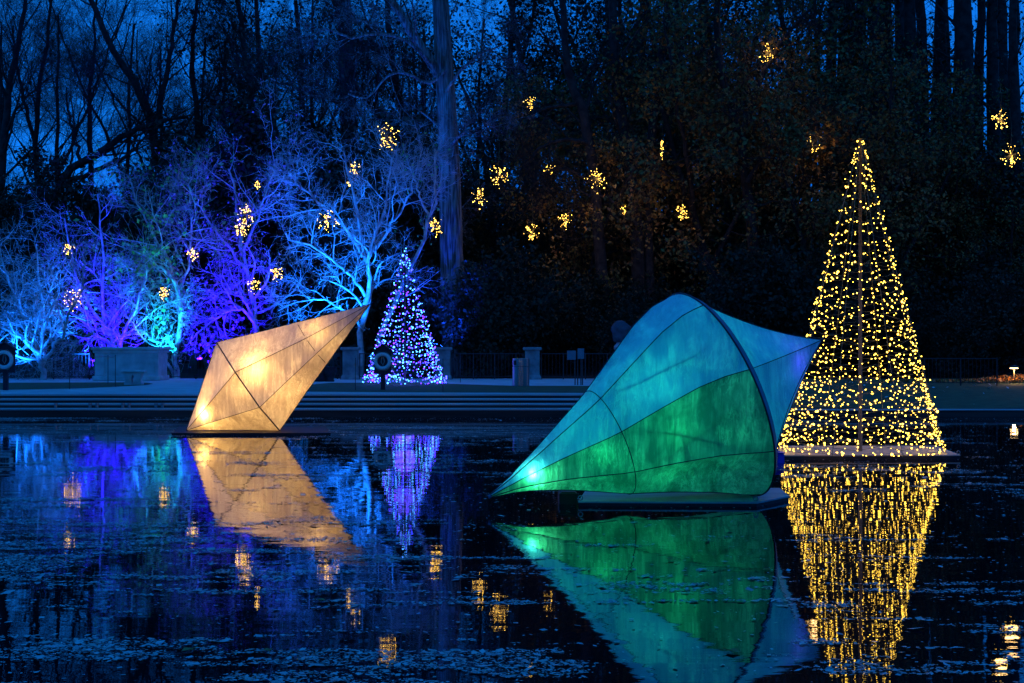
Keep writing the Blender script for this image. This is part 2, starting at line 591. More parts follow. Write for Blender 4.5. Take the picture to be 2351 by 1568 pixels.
# ------------------------------------------------------------------ far shore furniture
# stone wall with coping, panel and plinth
Yw = 59.0
xa, xb = P(212, 0, Yw)[0], P(369, 0, Yw)[0]
wt = 2.2 - (797 - 788) / FPX * Yw
sw = thing('stone_wall', 'massive pale stone garden wall block with panelled face and moulded coping', 'wall', ((xa + xb) / 2, Yw, PAVE))
MB().box(xa + 0.1, xb - 0.1, Yw, Yw + 1.5, PAVE + 0.2, wt - 0.24).build('wall_body', M['stone'], sw)
MB().box(xa + 0.02, xb - 0.02, Yw - 0.08, Yw + 1.58, PAVE, PAVE + 0.2, 0.03).build('plinth', M['stone'], sw)
mb = MB().box(xa - 0.02, xb + 0.02, Yw - 0.14, Yw + 1.64, wt - 0.12, wt, 0.03)
mb.box(xa + 0.04, xb - 0.04, Yw - 0.07, Yw + 1.57, wt - 0.24, wt - 0.122, 0.02)
mb.build('coping', M['stone'], sw)
mb = MB()
px0, px1, pz0, pz1 = xa + 0.62, xb - 0.22, PAVE + 0.32, wt - 0.36
for b in ((px0, px1, pz1 - 0.04, pz1), (px0, px1, pz0, pz0 + 0.04), (px0, px0 + 0.04, pz0 + 0.041, pz1 - 0.041), (px1 - 0.04, px1, pz0 + 0.041, pz1 - 0.041)):
    mb.box(b[0], b[1], Yw - 0.03, Yw + 0.01, b[2], b[3])
mb.build('panel_moulding', M['stone'], sw)
MB().box(xa + 0.13, xa + 0.5, Yw - 0.05, Yw + 0.01, PAVE + 0.202, wt - 0.242, 0.02).build('pilaster', M['stone'], sw)

# stone bench
bc = G(304, 884)
be = thing('stone_bench', 'low carved stone bench with two scrolled supports on the gravel', 'bench', bc)
hs = 0.43
MB().box(bc[0] - hs, bc[0] + hs, bc[1] - 0.02, bc[1] + 0.42, bc[2] + 0.46, bc[2] + 0.55, 0.025).build('seat', M['stone'], be)
prof = [(0.16, 0), (0.16, 0.06), (0.13, 0.10), (0.10, 0.17), (0.10, 0.22), (0.13, 0.30), (0.165, 0.38), (0.17, 0.46)]
for sx in (-0.17, 0.17):
    x0 = bc[0] + sx
    poly = [(x0 + r, bc[2] + z) for r, z in prof] + [(x0 - r, bc[2] + z) for r, z in reversed(prof)]
    MB().prism(poly, bc[1] + 0.05, bc[1] + 0.36).build('leg', M['stone'], be)


def life_ring(u, vb, vt, label, w=0.56, ring_r=0.235):
    p = G(u, vb)
    t = thing('life_ring_stand', label, 'life ring', p, 'life ring stands at the pond edge')
    s = FPX / p[1]
    top = (vb - vt) / s + p[2]
    zb = top - 1.0
    MB().box(p[0] - 0.075, p[0] + 0.075, p[1] + 0.0, p[1] + 0.12, p[2], zb + 0.4, 0.01).build('post', M['board'], t)
    x, h = p[0], w / 2
    MB().prism([(x - h, zb), (x + h, zb), (x + h, zb + 0.78), (x, zb + 1.0), (x - h, zb + 0.78)], p[1] - 0.05, p[1] - 0.005).build('backboard', M['board'], t)
    mb = MB()
    mb.add([(x - h - 0.06, p[1] - 0.14, zb + 0.765), (x, p[1] - 0.14, zb + 1.02), (x, p[1] + 0.08, zb + 1.02), (x - h - 0.06, p[1] + 0.08, zb + 0.765),
            (x - h - 0.06, p[1] - 0.14, zb + 0.735), (x, p[1] - 0.14, zb + 0.99), (x, p[1] + 0.08, zb + 0.99), (x - h - 0.06, p[1] + 0.08, zb + 0.735)],
           [(0, 1, 2, 3), (7, 6, 5, 4), (0, 4, 5, 1), (3, 2, 6, 7), (0, 3, 7, 4), (1, 5, 6, 2)])
    mb.add([(x + h + 0.06, p[1] - 0.14, zb + 0.765), (x + 0.001, p[1] - 0.14, zb + 1.02), (x + 0.001, p[1] + 0.08, zb + 1.02), (x + h + 0.06, p[1] + 0.08, zb + 0.765),
            (x + h + 0.06, p[1] - 0.14, zb + 0.735), (x + 0.001, p[1] - 0.14, zb + 0.99), (x + 0.001, p[1] + 0.08, zb + 0.99), (x + h + 0.06, p[1] + 0.08, zb + 0.735)],
           [(3, 2, 1, 0), (4, 5, 6, 7), (1, 5, 4, 0), (7, 6, 2, 3), (4, 7, 3, 0), (2, 6, 5, 1)])
    mb.build('roof', M['board'], t)
    r = MB().torus((x, p[1] - 0.12, zb + 0.43), ring_r, 0.062).build('ring', M['ring'], t, smooth=True)
    mb = MB()
    pts = [(x + (ring_r + 0.075 + 0.02 * (i % 2)) * math.cos(a), p[1] - 0.13, zb + 0.43 + (ring_r + 0.075 + 0.02 * (i % 2)) * math.sin(a)) for i, a in enumerate(np.linspace(0, 2 * PI, 17))]
    mb.tube(pts, 0.008, 5, False)
    mb.build('grab_rope', M['rope'], r)
    mb = MB()
    mb.tube([(x - 0.02, p[1] - 0.07, zb + 0.62), (x - 0.05, p[1] - 0.09, zb + 0.4), (x + 0.01, p[1] - 0.09, zb + 0.3), (x + 0.06, p[1] - 0.08, zb + 0.42), (x + 0.02, p[1] - 0.07, zb + 0.6)], 0.02, 6)
    mb.build('rope_coil', M['rope'], t)
    return t


life_ring(12, 896, 786, 'white life ring on a dark roofed board, cut by the left picture edge', 0.68, 0.25)
life_ring(879, 895, 790, 'white life ring on a dark board in front of the blue-lit light cone')


# rope stanchions
def stanchion(u, vb, vt, label, r=0.013):
    p = G(u, vb)
    h = (vb - vt) / FPX * p[1]
    t = thing('rope_post', label, 'post', p, 'thin black rope posts on the far bank')
    MB().tube([p, p + (0, 0, h)], r, 6).build('rod', M['iron'], t)
    MB().lathe([(0.001, 0), (0.02, 0.008), (0.02, 0.03), (0.001, 0.042)], p + (0, 0, h), 8).build('knob', M['iron'], t)
    return p + (0, 0, h - 0.02)


a1 = stanchion(160, 893, 815, 'thin black rope post between the cyan-lit trunk and stone wall')
a2 = stanchion(248, 882, 817, 'thin black rope post in front of the stone wall, farther from the bench')
a3 = stanchion(265, 888, 817, 'thin black rope post right beside the stone bench')
a4 = stanchion(816, 896, 824, 'thin black rope post just left of the blue light cone')
a5 = stanchion(1017, 900, 826, 'thin black rope post at the right foot of the blue light cone')
a6 = stanchion(1057, 878, 814, 'thin black rope post standing in front of the big trunk')


def cord(name, a, b, label, sag=0.05, r=0.006):
    ts = np.linspace(0, 1, 9)
    pts = [a * (1 - t) + b * t - np.array([0, 0, sag * 4 * t * (1 - t)]) for t in ts]
    tag(MB().tube(pts, r, 4).build(name, M['iron'], None, loc=a), label, 'rope')


cord('barrier_rope', P(-60, 816, 46), a1, 'black barrier rope running left from the post by the cyan-lit trunk', 0.02)
cord('barrier_rope', a1, a2, 'black barrier rope slung past the left end of the stone wall', 0.03)
cord('barrier_rope', a2, a3, 'short black barrier rope between the two posts by the stone bench', 0.03)
cord('barrier_rope', a5, a6, 'black barrier rope behind the right foot of the blue light cone', 0.05)

# litter bin
p = G(1196, 886)
t = thing('litter_bin', 'round brushed steel litter bin with a dark side opening', 'litter bin', p)
R_, H_ = 0.31, 1.0
MB().lathe([(R_ - 0.004, 0.0), (R_, 0.004), (R_, 0.012), (R_, 0.35), (R_, 0.69), (R_, 0.696), (R_ - 0.004, 0.70)], p, 40).build('body', M['steel'], t, smooth=False)
MB().lathe([(R_ - 0.004, 0.712), (R_ + 0.002, 0.716), (R_ + 0.002, 0.724), (R_ + 0.002, H_ - 0.03), (R_ + 0.002, H_ - 0.012), (R_ - 0.008, H_ - 0.002), (R_ - 0.03, H_)], p, 40).build('hood', M['steel'], t)
MB().lathe([(R_ - 0.012, 0.701), (R_ - 0.012, 0.711)], p, 32).build('seam', M['black'], t)
for f_ in [c for c in t.children if c.type == 'MESH']:
    for pl in f_.data.polygons:
        pl.use_smooth = len(pl.vertices) == 4
mb = MB()
V, F = [], []
for i, a in enumerate(np.linspace(math.radians(-148), math.radians(-122), 6)):
    for rr, z in ((R_ + 0.006, 0.76), (R_ + 0.006, 0.93), (R_ - 0.03, 0.93), (R_ - 0.03, 0.76)):
        V.append((p[0] + rr * math.cos(a), p[1] + rr * math.sin(a), p[2] + z))
for i in range(5):
    for j in range(4):
        F.append((i * 4 + j, i * 4 + (j + 1) % 4, i * 4 + 4 + (j + 1) % 4, i * 4 + 4 + j))
F += [(0, 3, 2, 1), (20, 21, 22, 23)]
mb.add(V, F).build('opening', M['black'], t)

# two small signs on posts
for u, v0, v1, hw, pu, lab in ((1312, 805, 826, 10, 1324, 'dim grey sign board on black posts, the wider one'),
                               (1333.5, 800, 824, 7.5, 1335, 'pale bluish upright sign board beside the wider dim sign')):
    p = G(pu, 884)
    s = p[1] / FPX
    t = thing('garden_sign', lab, 'sign', p)
    x = (u - 1175.5) * s
    zt, zb = CAM_H - (v0 - 788) * s, CAM_H - (v1 - 788) * s
    MB().box(x - hw * s, x + hw * s, p[1] - 0.03, p[1], zb, zt, 0.006).build('board', M['sign'], t)
    for dx in ((-6, 4) if hw > 8 else (-2, 4)):
        xx = p[0] + dx * s * 0.6
        MB().box(xx - 0.02, xx + 0.02, p[1] + 0.003, p[1] + 0.04, PAVE, zt - 0.05).build('post', M['iron'], t)

# pillars and railings along the back
Yf = 61.0
PILLARS = [(805, 'pale stone gate pillar with flat cap behind the lantern tip'), (1017, 'pale stone gate pillar standing before the big tree trunk'),
           (1222, 'pale stone gate pillar right behind the steel litter bin'), (1432, 'stone gate pillar carrying the covered statue'),
           (1640, 'stone gate pillar hidden behind the green lantern')]
s = Yf / FPX
for u, lab in PILLARS[:4]:
    x = (u - 1175.5) * s
    t = thing('stone_pillar', lab, 'pillar', (x, Yf, PAVE), 'stone pillars of the railing')
    zt = CAM_H - 9 * s
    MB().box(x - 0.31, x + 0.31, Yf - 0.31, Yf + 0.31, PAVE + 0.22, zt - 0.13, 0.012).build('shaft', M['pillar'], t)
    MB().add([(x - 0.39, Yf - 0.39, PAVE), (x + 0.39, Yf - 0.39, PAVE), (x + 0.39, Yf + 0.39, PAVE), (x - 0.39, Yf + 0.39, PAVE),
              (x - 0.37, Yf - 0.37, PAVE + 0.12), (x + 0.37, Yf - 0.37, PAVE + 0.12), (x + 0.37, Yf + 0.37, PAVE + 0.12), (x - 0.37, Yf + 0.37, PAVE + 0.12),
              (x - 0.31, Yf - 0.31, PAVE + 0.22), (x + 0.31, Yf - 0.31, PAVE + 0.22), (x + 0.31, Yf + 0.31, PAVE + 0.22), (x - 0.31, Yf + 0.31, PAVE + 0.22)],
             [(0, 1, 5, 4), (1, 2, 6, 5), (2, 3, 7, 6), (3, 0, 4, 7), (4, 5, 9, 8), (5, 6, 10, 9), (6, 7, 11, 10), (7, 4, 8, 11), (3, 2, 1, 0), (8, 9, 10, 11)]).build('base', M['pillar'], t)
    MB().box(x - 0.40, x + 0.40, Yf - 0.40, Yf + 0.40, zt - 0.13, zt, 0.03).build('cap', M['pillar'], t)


def railing(x0, x1, Y, z0, h, label, sp=0.15, cat='railing', Y1=None):
    Y1 = Y if Y1 is None else Y1
    t = thing('iron_railing', label, cat, ((x0 + x1) / 2, Y, z0), 'black iron railings along the garden edge')
    n = max(2, int((x1 - x0) / sp))
    def yy(x): return Y + (Y1 - Y) * (x - x0) / (x1 - x0)
    for z, nm in ((z0 + h, 'top_rail'), (z0 + 0.12, 'bottom_rail')):
        MB().tube([(x0, Y, z), (x1, Y1, z)], 0.022 if nm == 'top_rail' else 0.014, 6).build(nm, M['iron'], t)
    bar_me = None
    for i in range(n + 1):
        x = x0 + (x1 - x0) * i / n
        if i % max(6, n // 3) == 0 or i == n:
            MB().box(x - 0.022, x + 0.022, yy(x) - 0.022, yy(x) + 0.022, z0, z0 + h + 0.03).build('rail_post', M['iron'], t)
            continue
        if bar_me is None:
            b = MB().tube([(x0, Y, z0 + 0.10), (x0, Y, z0 + h)], 0.009, 5).build('bar', M['iron'], t)
            bar_me = b
        else:
            b = bar_me.copy()
            COL.objects.link(b)
            b.parent = t
        b.location = (x - x0, yy(x) - Y, 0)
    return t


def xs_(u): return (u - 1175.5) * s


for u0, u1, lab in ((-40, 205, 'black iron railing behind the cyan-lit trunk'), (374, 782, 'black iron railing behind the glowing cream lantern'),
                    (826, 996, 'black iron railing behind the blue light cone'), (1038, 1201, 'black iron railing between big trunk and litter bin'),
                    (1243, 1411, 'black iron railing behind the two small signs'), (1453, 1800, 'black iron railing behind the green lantern')):
    railing(xs_(u0), xs_(u1), Yf, PAVE, 1.10, lab)
Yr = 53.0
railing((2040 - 1175.5) * Yr / FPX, (2276 - 1175.5) * Yr / FPX, Yr, 0.63, 1.0, 'black iron railing on the lawn right of the golden light cone', 0.14, Y1=Yr - 0.6)

# covered statue on the fourth pillar
x = (1424 - 1175.5) * s
t = thing('covered_statue', 'statue wrapped in a dark grey cover on its pillar behind the green lantern', 'statue', (x, Yf, CAM_H - 9 * s))
zb = CAM_H - 9 * s
V, F = [], []
prof = [(0.30, 0.0), (0.27, 0.08), (0.19, 0.14), (0.17, 0.2), (0.30, 0.24), (0.36, 0.42), (0.36, 0.60), (0.40, 0.72), (0.38, 0.88), (0.30, 1.03), (0.18, 1.12), (0.04, 1.15)]
k = 22
for i, (r, z) in enumerate(prof):
    for j in range(k):
        a = 2 * PI * j / k
        rr = r * (1 + (0.06 * math.sin(5 * a + i * 0.7) + 0.04 * math.sin(9 * a - i)) * (1 if i > 3 else 0.2))
        nose = 0.16 * max(0, math.cos(a)) ** 4 * (1 if 7 <= i <= 8 else 0)
        V.append((x + (rr + nose) * math.cos(a) * 0.92, Yf + rr * math.sin(a) * 0.8, zb + z))
for i in range(len(prof) - 1):
    for j in range(k):
        F.append((i * k + j, i * k + (j + 1) % k, (i + 1) * k + (j + 1) % k, (i + 1) * k + j))
nb = 3 * k
F_base = [f for f in F if max(f) < 4 * k]
F_cov = [tuple(i - 3 * k for i in f) for f in F if min(f) >= 3 * k]
obj('pedestal', V[:4 * k], F_base, M['stone'], t, True)
obj('cover', V[3 * k:], F_cov + [tuple(range((len(prof) - 4) * k, (len(prof) - 3) * k))], M['cloth'], t, True)

# dark garden urn behind the cream lantern
p = G(756, 876)
t = thing('garden_urn', 'dark garden urn on the paving under the lantern tip', 'urn', p)
MB().lathe([(0.20, 0), (0.22, 0.05), (0.16, 0.1), (0.25, 0.25), (0.30, 0.42), (0.27, 0.52), (0.31, 0.56), (0.31, 0.6), (0.2, 0.58)], p, 20).build('bowl', M['black'], t, smooth=True)
p = G(735, 876)
t = thing('garden_urn', 'shorter dark planter left of the urn on the paving', 'urn', p)
MB().lathe([(0.22, 0), (0.25, 0.1), (0.27, 0.38), (0.30, 0.41), (0.30, 0.45), (0.2, 0.44)], p, 20).build('bowl', M['black'], t, smooth=True)

# nozzles on the lowest step
for i, u in enumerate((128, 207, 223, 282, 297, 358, 373)):
    Yn = 42.7
    x = (u - 1175.5) * Yn / FPX
    o = MB().lathe([(0.045, 0), (0.045, 0.10), (0.06, 0.10), (0.06, 0.15), (0.03, 0.155)], (x, Yn, 0.25), 10).build('fountain_nozzle', M['steel'], None, loc=(x, Yn, 0.25))
    tag(o, ['single short fountain nozzle on the lowest step, farthest left'][0] if i == 0 else
        'left one of the %s pair of fountain nozzles on the lowest step' % ['first', 'second', 'third'][(i - 1) // 2] if i % 2 else
        'right one of the %s pair of fountain nozzles on the lowest step' % ['first', 'second', 'third'][(i - 1) // 2], 'nozzle', 'fountain nozzles on the lowest pond step')

# path lamp and leaf mulch on the right
p = np.array([(2328 - 1175.5) * 55.0 / FPX, 55.0, 0.69])
t = thing('path_lamp', 'small lit mushroom path lamp above orange fallen leaves', 'lamp', p)
MB().tube([p, p + (0, 0, 0.56)], 0.03, 8).build('stem', M['pole'], t)
MB().lathe([(0.17, 0.56), (0.19, 0.565), (0.16, 0.62), (0.02, 0.66)], p, 20).build('hood', M['iron'], t, smooth=True)
MB().lathe([(0.15, 0.53), (0.15, 0.555)], p, 16).build('lens', M['path_glow'], t)
light('path_lamp_light', 'POINT', p + (0, -0.02, 0.45), (1.0, 0.55, 0.22), 90, 0.05, t)
rng = np.random.default_rng(3)


def flat_leaves(c, size, rng, tilt=0.5, z=0.0):
    """Leaf-sized pointed quads at points c (N,3)."""
    N = len(c)
    a = rng.uniform(0, 2 * PI, N)
    d = np.stack([np.cos(a), np.sin(a), rng.normal(0, tilt, N)], -1)
    d /= np.linalg.norm(d, axis=1, keepdims=True)
    q = rng.normal(0, 1, (N, 3)) * np.array([1, 1, 0.5 * tilt])
    up = np.stack([rng.normal(0, tilt, N), rng.normal(0, tilt, N), np.ones(N)], -1)
    e = np.cross(up, d)
    e /= np.linalg.norm(e, axis=1, keepdims=True) + 1e-9
    L_ = (size * rng.uniform(0.6, 1.4, N))[:, None]
    W_ = L_ * rng.uniform(0.45, 0.8, N)[:, None]
    V = np.stack([c - d * L_ * 0.5, c + e * W_ * 0.5 + d * L_ * 0.08, c + d * L_ * 0.5, c - e * W_ * 0.5 - d * L_ * 0.05], 1).reshape(-1, 3)
    F = np.arange(N * 4).reshape(N, 4)
    return V, F


N = 2600
cx = rng.normal(0, 2.2, N)
cy = rng.normal(0, 0.9, N)
c = np.stack([p[0] + 0.9 + cx, p[1] + 0.9 + cy, 0.72 + 0.28 * np.exp(-(cx / 2) ** 2 - cy ** 2) * rng.uniform(0, 1, N)], -1)
V, F = flat_leaves(c, 0.13, rng, 0.7)
tag(obj('leaf_mulch', V, F, M['fallen']), 'heap of orange fallen leaves lit under the path lamp', 'leaves', kind='stuff')
# fallen leaves dotted on the lawn bank
c = np.stack([rng.uniform(8.5, 24, 130), rng.uniform(43.5, 56, 130), np.zeros(130)], -1)
c[:, 2] = np.interp(c[:, 1], ys, zs) + 0.035
V, F = flat_leaves(c, 0.13, rng, 0.5)
tag(obj('lawn_leaves', V, F, M['ring']), 'pale fallen leaves scattered over the lawn bank', 'leaves', kind='stuff')

# ------------------------------------------------------------------ lanterns
def rib_tube(name, pts, r, mat, parent, k=6):
    return MB().tube(pts, r, k).build(name, mat, parent, smooth=True)


def panel(name, G_, mat, parent):
    """G_ (n,m,3) grid of points."""
    n, m_, _ = G_.shape
    idx = np.arange(n * m_).reshape(n, m_)
    F = np.stack([idx[:-1, :-1], idx[1:, :-1], idx[1:, 1:], idx[:-1, 1:]], -1).reshape(-1, 4)
    return obj(name, G_.reshape(-1, 3), F, mat, parent, smooth=True)


# --- cream lantern: hexagonal spindle leaning on its raft
Y0 = 34.7
cl = thing('cream_lantern', 'glowing cream spindle lantern leaning up from its black raft', 'lantern', P(560, 990, Y0) * (1, 1, 0) + (0, 0, 0.06))
dep = 1.12
A = P(497, 786, Y0); D = P(642, 989, Y0)
B = P(540, 855, Y0 - dep); Cc = P(596, 935, Y0 - dep)
mid = (A + D) / 2
ax_ = (D - A) / np.linalg.norm(D - A)
def mirror(p):
    q = p.copy(); q[1] = 2 * Y0 - p[1]; return q
B2 = P(540, 855, Y0 - dep); B2 = mirror(B2); C2 = mirror(Cc)
ring = [A, B, Cc, D, C2, B2]
T = P(850, 698, Y0 - 0.5); S = P(428, 988, Y0)
S[2] = max(S[2], 0.075); D[2] = max(D[2], 0.07)
H_pts = [P(681, 740, Y0 - 0.3), P(702, 777, Y0 - 0.3 - 0.50), P(727, 811, Y0 - 0.3 - 0.52), P(750, 836, Y0 - 0.3)]
hoop = [H_pts[0], H_pts[1], H_pts[2], H_pts[3], H_pts[2] + (0, 1.04, 0), H_pts[1] + (0, 1.0, 0)]
cenT = (A + D) / 2


def ruled(tip, q0, q1, n=12, m_=8, sag=0.0, centre=None):
    g = np.zeros((n, m_, 3))
    for i in range(n):
        for j in range(m_):
            t_, w_ = i / (n - 1), j / (m_ - 1)
            e = q0 * (1 - w_) + q1 * w_
            p_ = tip * (1 - t_) + e * t_
            if centre is not None:
                p_ = p_ + (centre - p_) * sag * 4 * t_ * (1 - t_) * (0.3 + 0.7 * 4 * w_ * (1 - w_)) * 0.5
            g[i, j] = p_
    return g


def bridged(a0, a1, b0, b1, n=12, m_=8, sag=0.0, centre=None):
    g = np.zeros((n, m_, 3))
    for i in range(n):
        for j in range(m_):
            t_, w_ = i / (n - 1), j / (m_ - 1)
            p_ = (a0 * (1 - w_) + a1 * w_) * (1 - t_) + (b0 * (1 - w_) + b1 * w_) * t_
            if centre is not None:
                p_ = p_ + (centre - p_) * sag * 4 * t_ * (1 - t_) * (0.3 + 0.7 * 4 * w_ * (1 - w_)) * 0.5
            g[i, j] = p_
    return g


for i in range(6):
    j = (i + 1) % 6
    panel('fabric_panel', ruled(T, hoop[i], hoop[j], 10, 7, 0.02, cenT), M['cream_film'], cl)
    panel('fabric_panel', bridged(hoop[i], hoop[j], ring[i], ring[j], 10, 7, 0.05, cenT), M['cream_film'], cl)
    panel('fabric_panel', ruled(S, ring[i], ring[j], 10, 7, 0.07, cenT), M['cream_film'], cl)
def out(p, c, d=0.006): return p + (p - c) / np.linalg.norm(p - c) * d
for i in range(6):
    j = (i + 1) % 6
    rib_tube('ring_spar', [ring[i], ring[j]], 0.017, M['spar'], cl)
    rib_tube('rib', [T, hoop[i]], 0.007, M['spar'], cl)
    rib_tube('rib', [out(p_, cenT) for p_ in bridged(hoop[i], hoop[i], ring[i], ring[i], 8, 2, 0.05, cenT)[:, 0]], 0.007, M['spar'], cl)
    rib_tube('rib', [out(p_, cenT) for p_ in ruled(S, ring[i], ring[i], 8, 2, 0.07, cenT)[:, 0]], 0.007, M['spar'], cl)
    rib_tube('hoop_spar', [hoop[i] * 0.85 + hoop[j] * 0.15, hoop[i] * 0.15 + hoop[j] * 0.85], 0.007, M['spar'], cl)
rib_tube('tip_peg', [T - (T - cenT) * 0.01, T + (T - cenT) / np.linalg.norm(T - cenT) * 0.09], 0.012, M['band'], cl)
rib_tube('inner_pole', [S * 0.9 + T * 0.1, T * 0.8 + S * 0.2], 0.02, M['spar'], cl)
for (u, v, Yl, pw) in ((588, 852, Y0 - 0.74, 40), (474, 948, Y0 - 0.26, 36)):
    lp = P(u, v, Yl)
    MB().lathe([(0.05, -0.06), (0.06, 0.0), (0.03, 0.05)], lp + (0, 0.16, 0), 10).build('lamp', M['black'], cl)
    light('lantern_light', 'POINT', lp, (1.0, 0.57, 0.16), pw, 0.07, cl)
light('lantern_light', 'POINT', P(640, 850, Y0 + 0.1), (1.0, 0.52, 0.13), 56, 0.12, cl)  # this and the next: added fills that even out the film's glow
light('lantern_light', 'POINT', P(520, 900, Y0 + 0.1), (1.0, 0.52, 0.13), 24, 0.12, cl)
light('lantern_light', 'POINT', P(735, 768, Y0 - 0.35), (1.0, 0.53, 0.11), 16, 0.08, cl)  # added fill that brightens the tip


def raft(name, label, poly, z, deck, skirt):
    c = np.mean(np.array(poly), axis=0)
    t = thing(name, label, 'raft', (c[0], c[1], 0))
    MB().slab(poly, z - 0.02, z).build('deck', deck, t)
    q = [tuple(c + (np.array(p_) - c) * 0.993) for p_ in poly]
    MB().slab(q, -0.08, z - 0.021).build('skirt', skirt, t)
    for p_ in poly[:2]:
        e = np.array([*(c + (np.array(p_) - c) * 0.98), z])
        MB().torus((e[0], e[1], e[2] + 0.045), 0.03, 0.008, 'y', 12, 6).build('eye_bolt', M['steel'], t)
    return t


def pix_xy(u, Y): return ((u - 1175.5) * Y / FPX, Y)


raft('raft', 'flat black raft under the cream lantern', [pix_xy(393, 33.9), pix_xy(760, 33.9), pix_xy(748, 36.6), pix_xy(412, 36.6)], 0.062, M['black'], M['black'])

# --- green lantern: bell-shaped spindle with round hoop
Mg = P(1641, 907, 19.75)
sc = FPX / 19.75
RR = 249.0 / sc
uh = np.array([0.376, 0.0, -0.927])
wv = np.array([0.232, -0.968, 0.094]); wv /= np.linalg.norm(wv)
S = P(1126, 1139, 18.8)
T = P(1886, 781, 20.2)
gl_ = thing('green_lantern', 'large teal and green bell-shaped fabric lantern lying on its raft', 'lantern', (Mg[0], Mg[1], 0.12))
prS_t = [0, .1, .25, .4, .514, .65, .8, .92, 1.0]
prS_r = [.014, .075, .215, .375, .500, .655, .835, .958, 1.0]
off_t = [0, .15, .3, .5, .65, .8, .9, 1.0]
off_z = [0, .03, .03, .0, .05, .085, .06, 0]
NR = 8
TH0 = math.radians(-10)


def g_pt(side, t_, th, puff=0.0):
    tip = S if side == 'S' else T
    c_ = tip * (1 - t_) + Mg * t_
    if side == 'S':
        r_ = np.interp(t_, prS_t, prS_r)
        c_ = c_ + np.array([0, 0, np.interp(t_, off_t, off_z)])
    else:
        r_ = t_ * (1 - 0.16 * (1 - t_) * 1.6) + 0.006
    r_ *= RR * (1 + puff)
    return c_ + (-uh * math.cos(th) + wv * math.sin(th)) * r_


def flat_factor(side, t_):
    """Fabric pulls flat between ribs away from the hoops."""
    d = min(abs(t_ - 1.0), abs(t_ - 0.514) if side == 'S' else 9)
    return min(1.0, d / 0.16)


for side in ('S', 'T'):
    n = 34 if side == 'S' else 20
    for r_i in range(NR):
        th0, th1 = TH0 + r_i * 2 * PI / NR, TH0 + (r_i + 1) * 2 * PI / NR
        m_ = 11
        g = np.zeros((n, m_, 3))
        for i in range(n):
            t_ = 0.004 + 0.996 * (i / (n - 1)) ** 0.9
            a0, a1 = g_pt(side, t_, th0), g_pt(side, t_, th1)
            ff = flat_factor(side, t_)
            for j in range(m_):
                w_ = j / (m_ - 1)
                ch = a0 * (1 - w_) + a1 * w_
                rd = g_pt(side, t_, th0 + (th1 - th0) * w_)
                g[i, j] = ch * ff + rd * (1 - ff) + ((S if side == 'S' else T) * (1 - t_) + Mg * t_ - ch) * 0.05 * ff * 4 * w_ * (1 - w_)
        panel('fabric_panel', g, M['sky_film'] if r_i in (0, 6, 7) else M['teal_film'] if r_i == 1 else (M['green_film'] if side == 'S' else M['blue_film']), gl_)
for r_i in range(NR):
    th = TH0 + r_i * 2 * PI / NR
    rib_tube('rib', [g_pt('S', t_, th, 0.004) for t_ in np.linspace(0.0, 0.995, 22)], 0.0065, M['spar'], gl_)
    rib_tube('rib', [g_pt('T', t_, th, 0.004) for t_ in np.linspace(0.01, 0.99, 14)], 0.006, M['spar'], gl_)
axg = np.cross(uh, wv); axg /= np.linalg.norm(axg)
if axg[0] < 0: axg = -axg
hp = [g_pt('S', 1.0, a) for a in np.linspace(0, 2 * PI, 73)]
MB().tube(hp, 0.013, 8, False).build('hoop', M['spar'], gl_, smooth=True)
# hem band just behind the hoop
bv, bf = [], []
for i, a in enumerate(np.linspace(0, 2 * PI, 73)):
    bv += [g_pt('T', 0.995, a, 0.006), g_pt('T', 0.95, a, 0.006)]
for i in range(72):
    bf.append((2 * i, 2 * i + 1, 2 * i + 3, 2 * i + 2))
obj('hem_band', bv, bf, M['band'], gl_, smooth=True)
MB().tube([g_pt('S', 0.514, a, 0.004) for a in np.linspace(0, 2 * PI, 49)], 0.0065, 6, False).build('hoop', M['spar'], gl_, smooth=True)
MB().tube([S + (Mg - S) * 0.004, S - (Mg - S) * 0.008], 0.026, 12).build('tip_cap', M['band'], gl_)
MB().tube([T + (Mg - T) * 0.01, T - (Mg - T) * 0.02], 0.018, 10).build('tip_cap', M['spar'], gl_)
rib_tube('inner_pole', [S * 0.9 + Mg * 0.1, S * 0.05 + Mg * 0.95], 0.022, M['spar'], gl_)
for (t0_, d0_, t1_, d1_) in ((0.97, 96, 0.56, 128), (0.93, 124, 0.60, 88), (0.70, 92, 0.74, 150), (0.9, 60, 0.55, 40), (0.95, 152, 0.7, 118)):
    rib_tube('brace', [g_pt('S', t0_, math.radians(d0_), -0.13), g_pt('S', t1_, math.radians(d1_), -0.13)], 0.014, M['spar'], gl_)
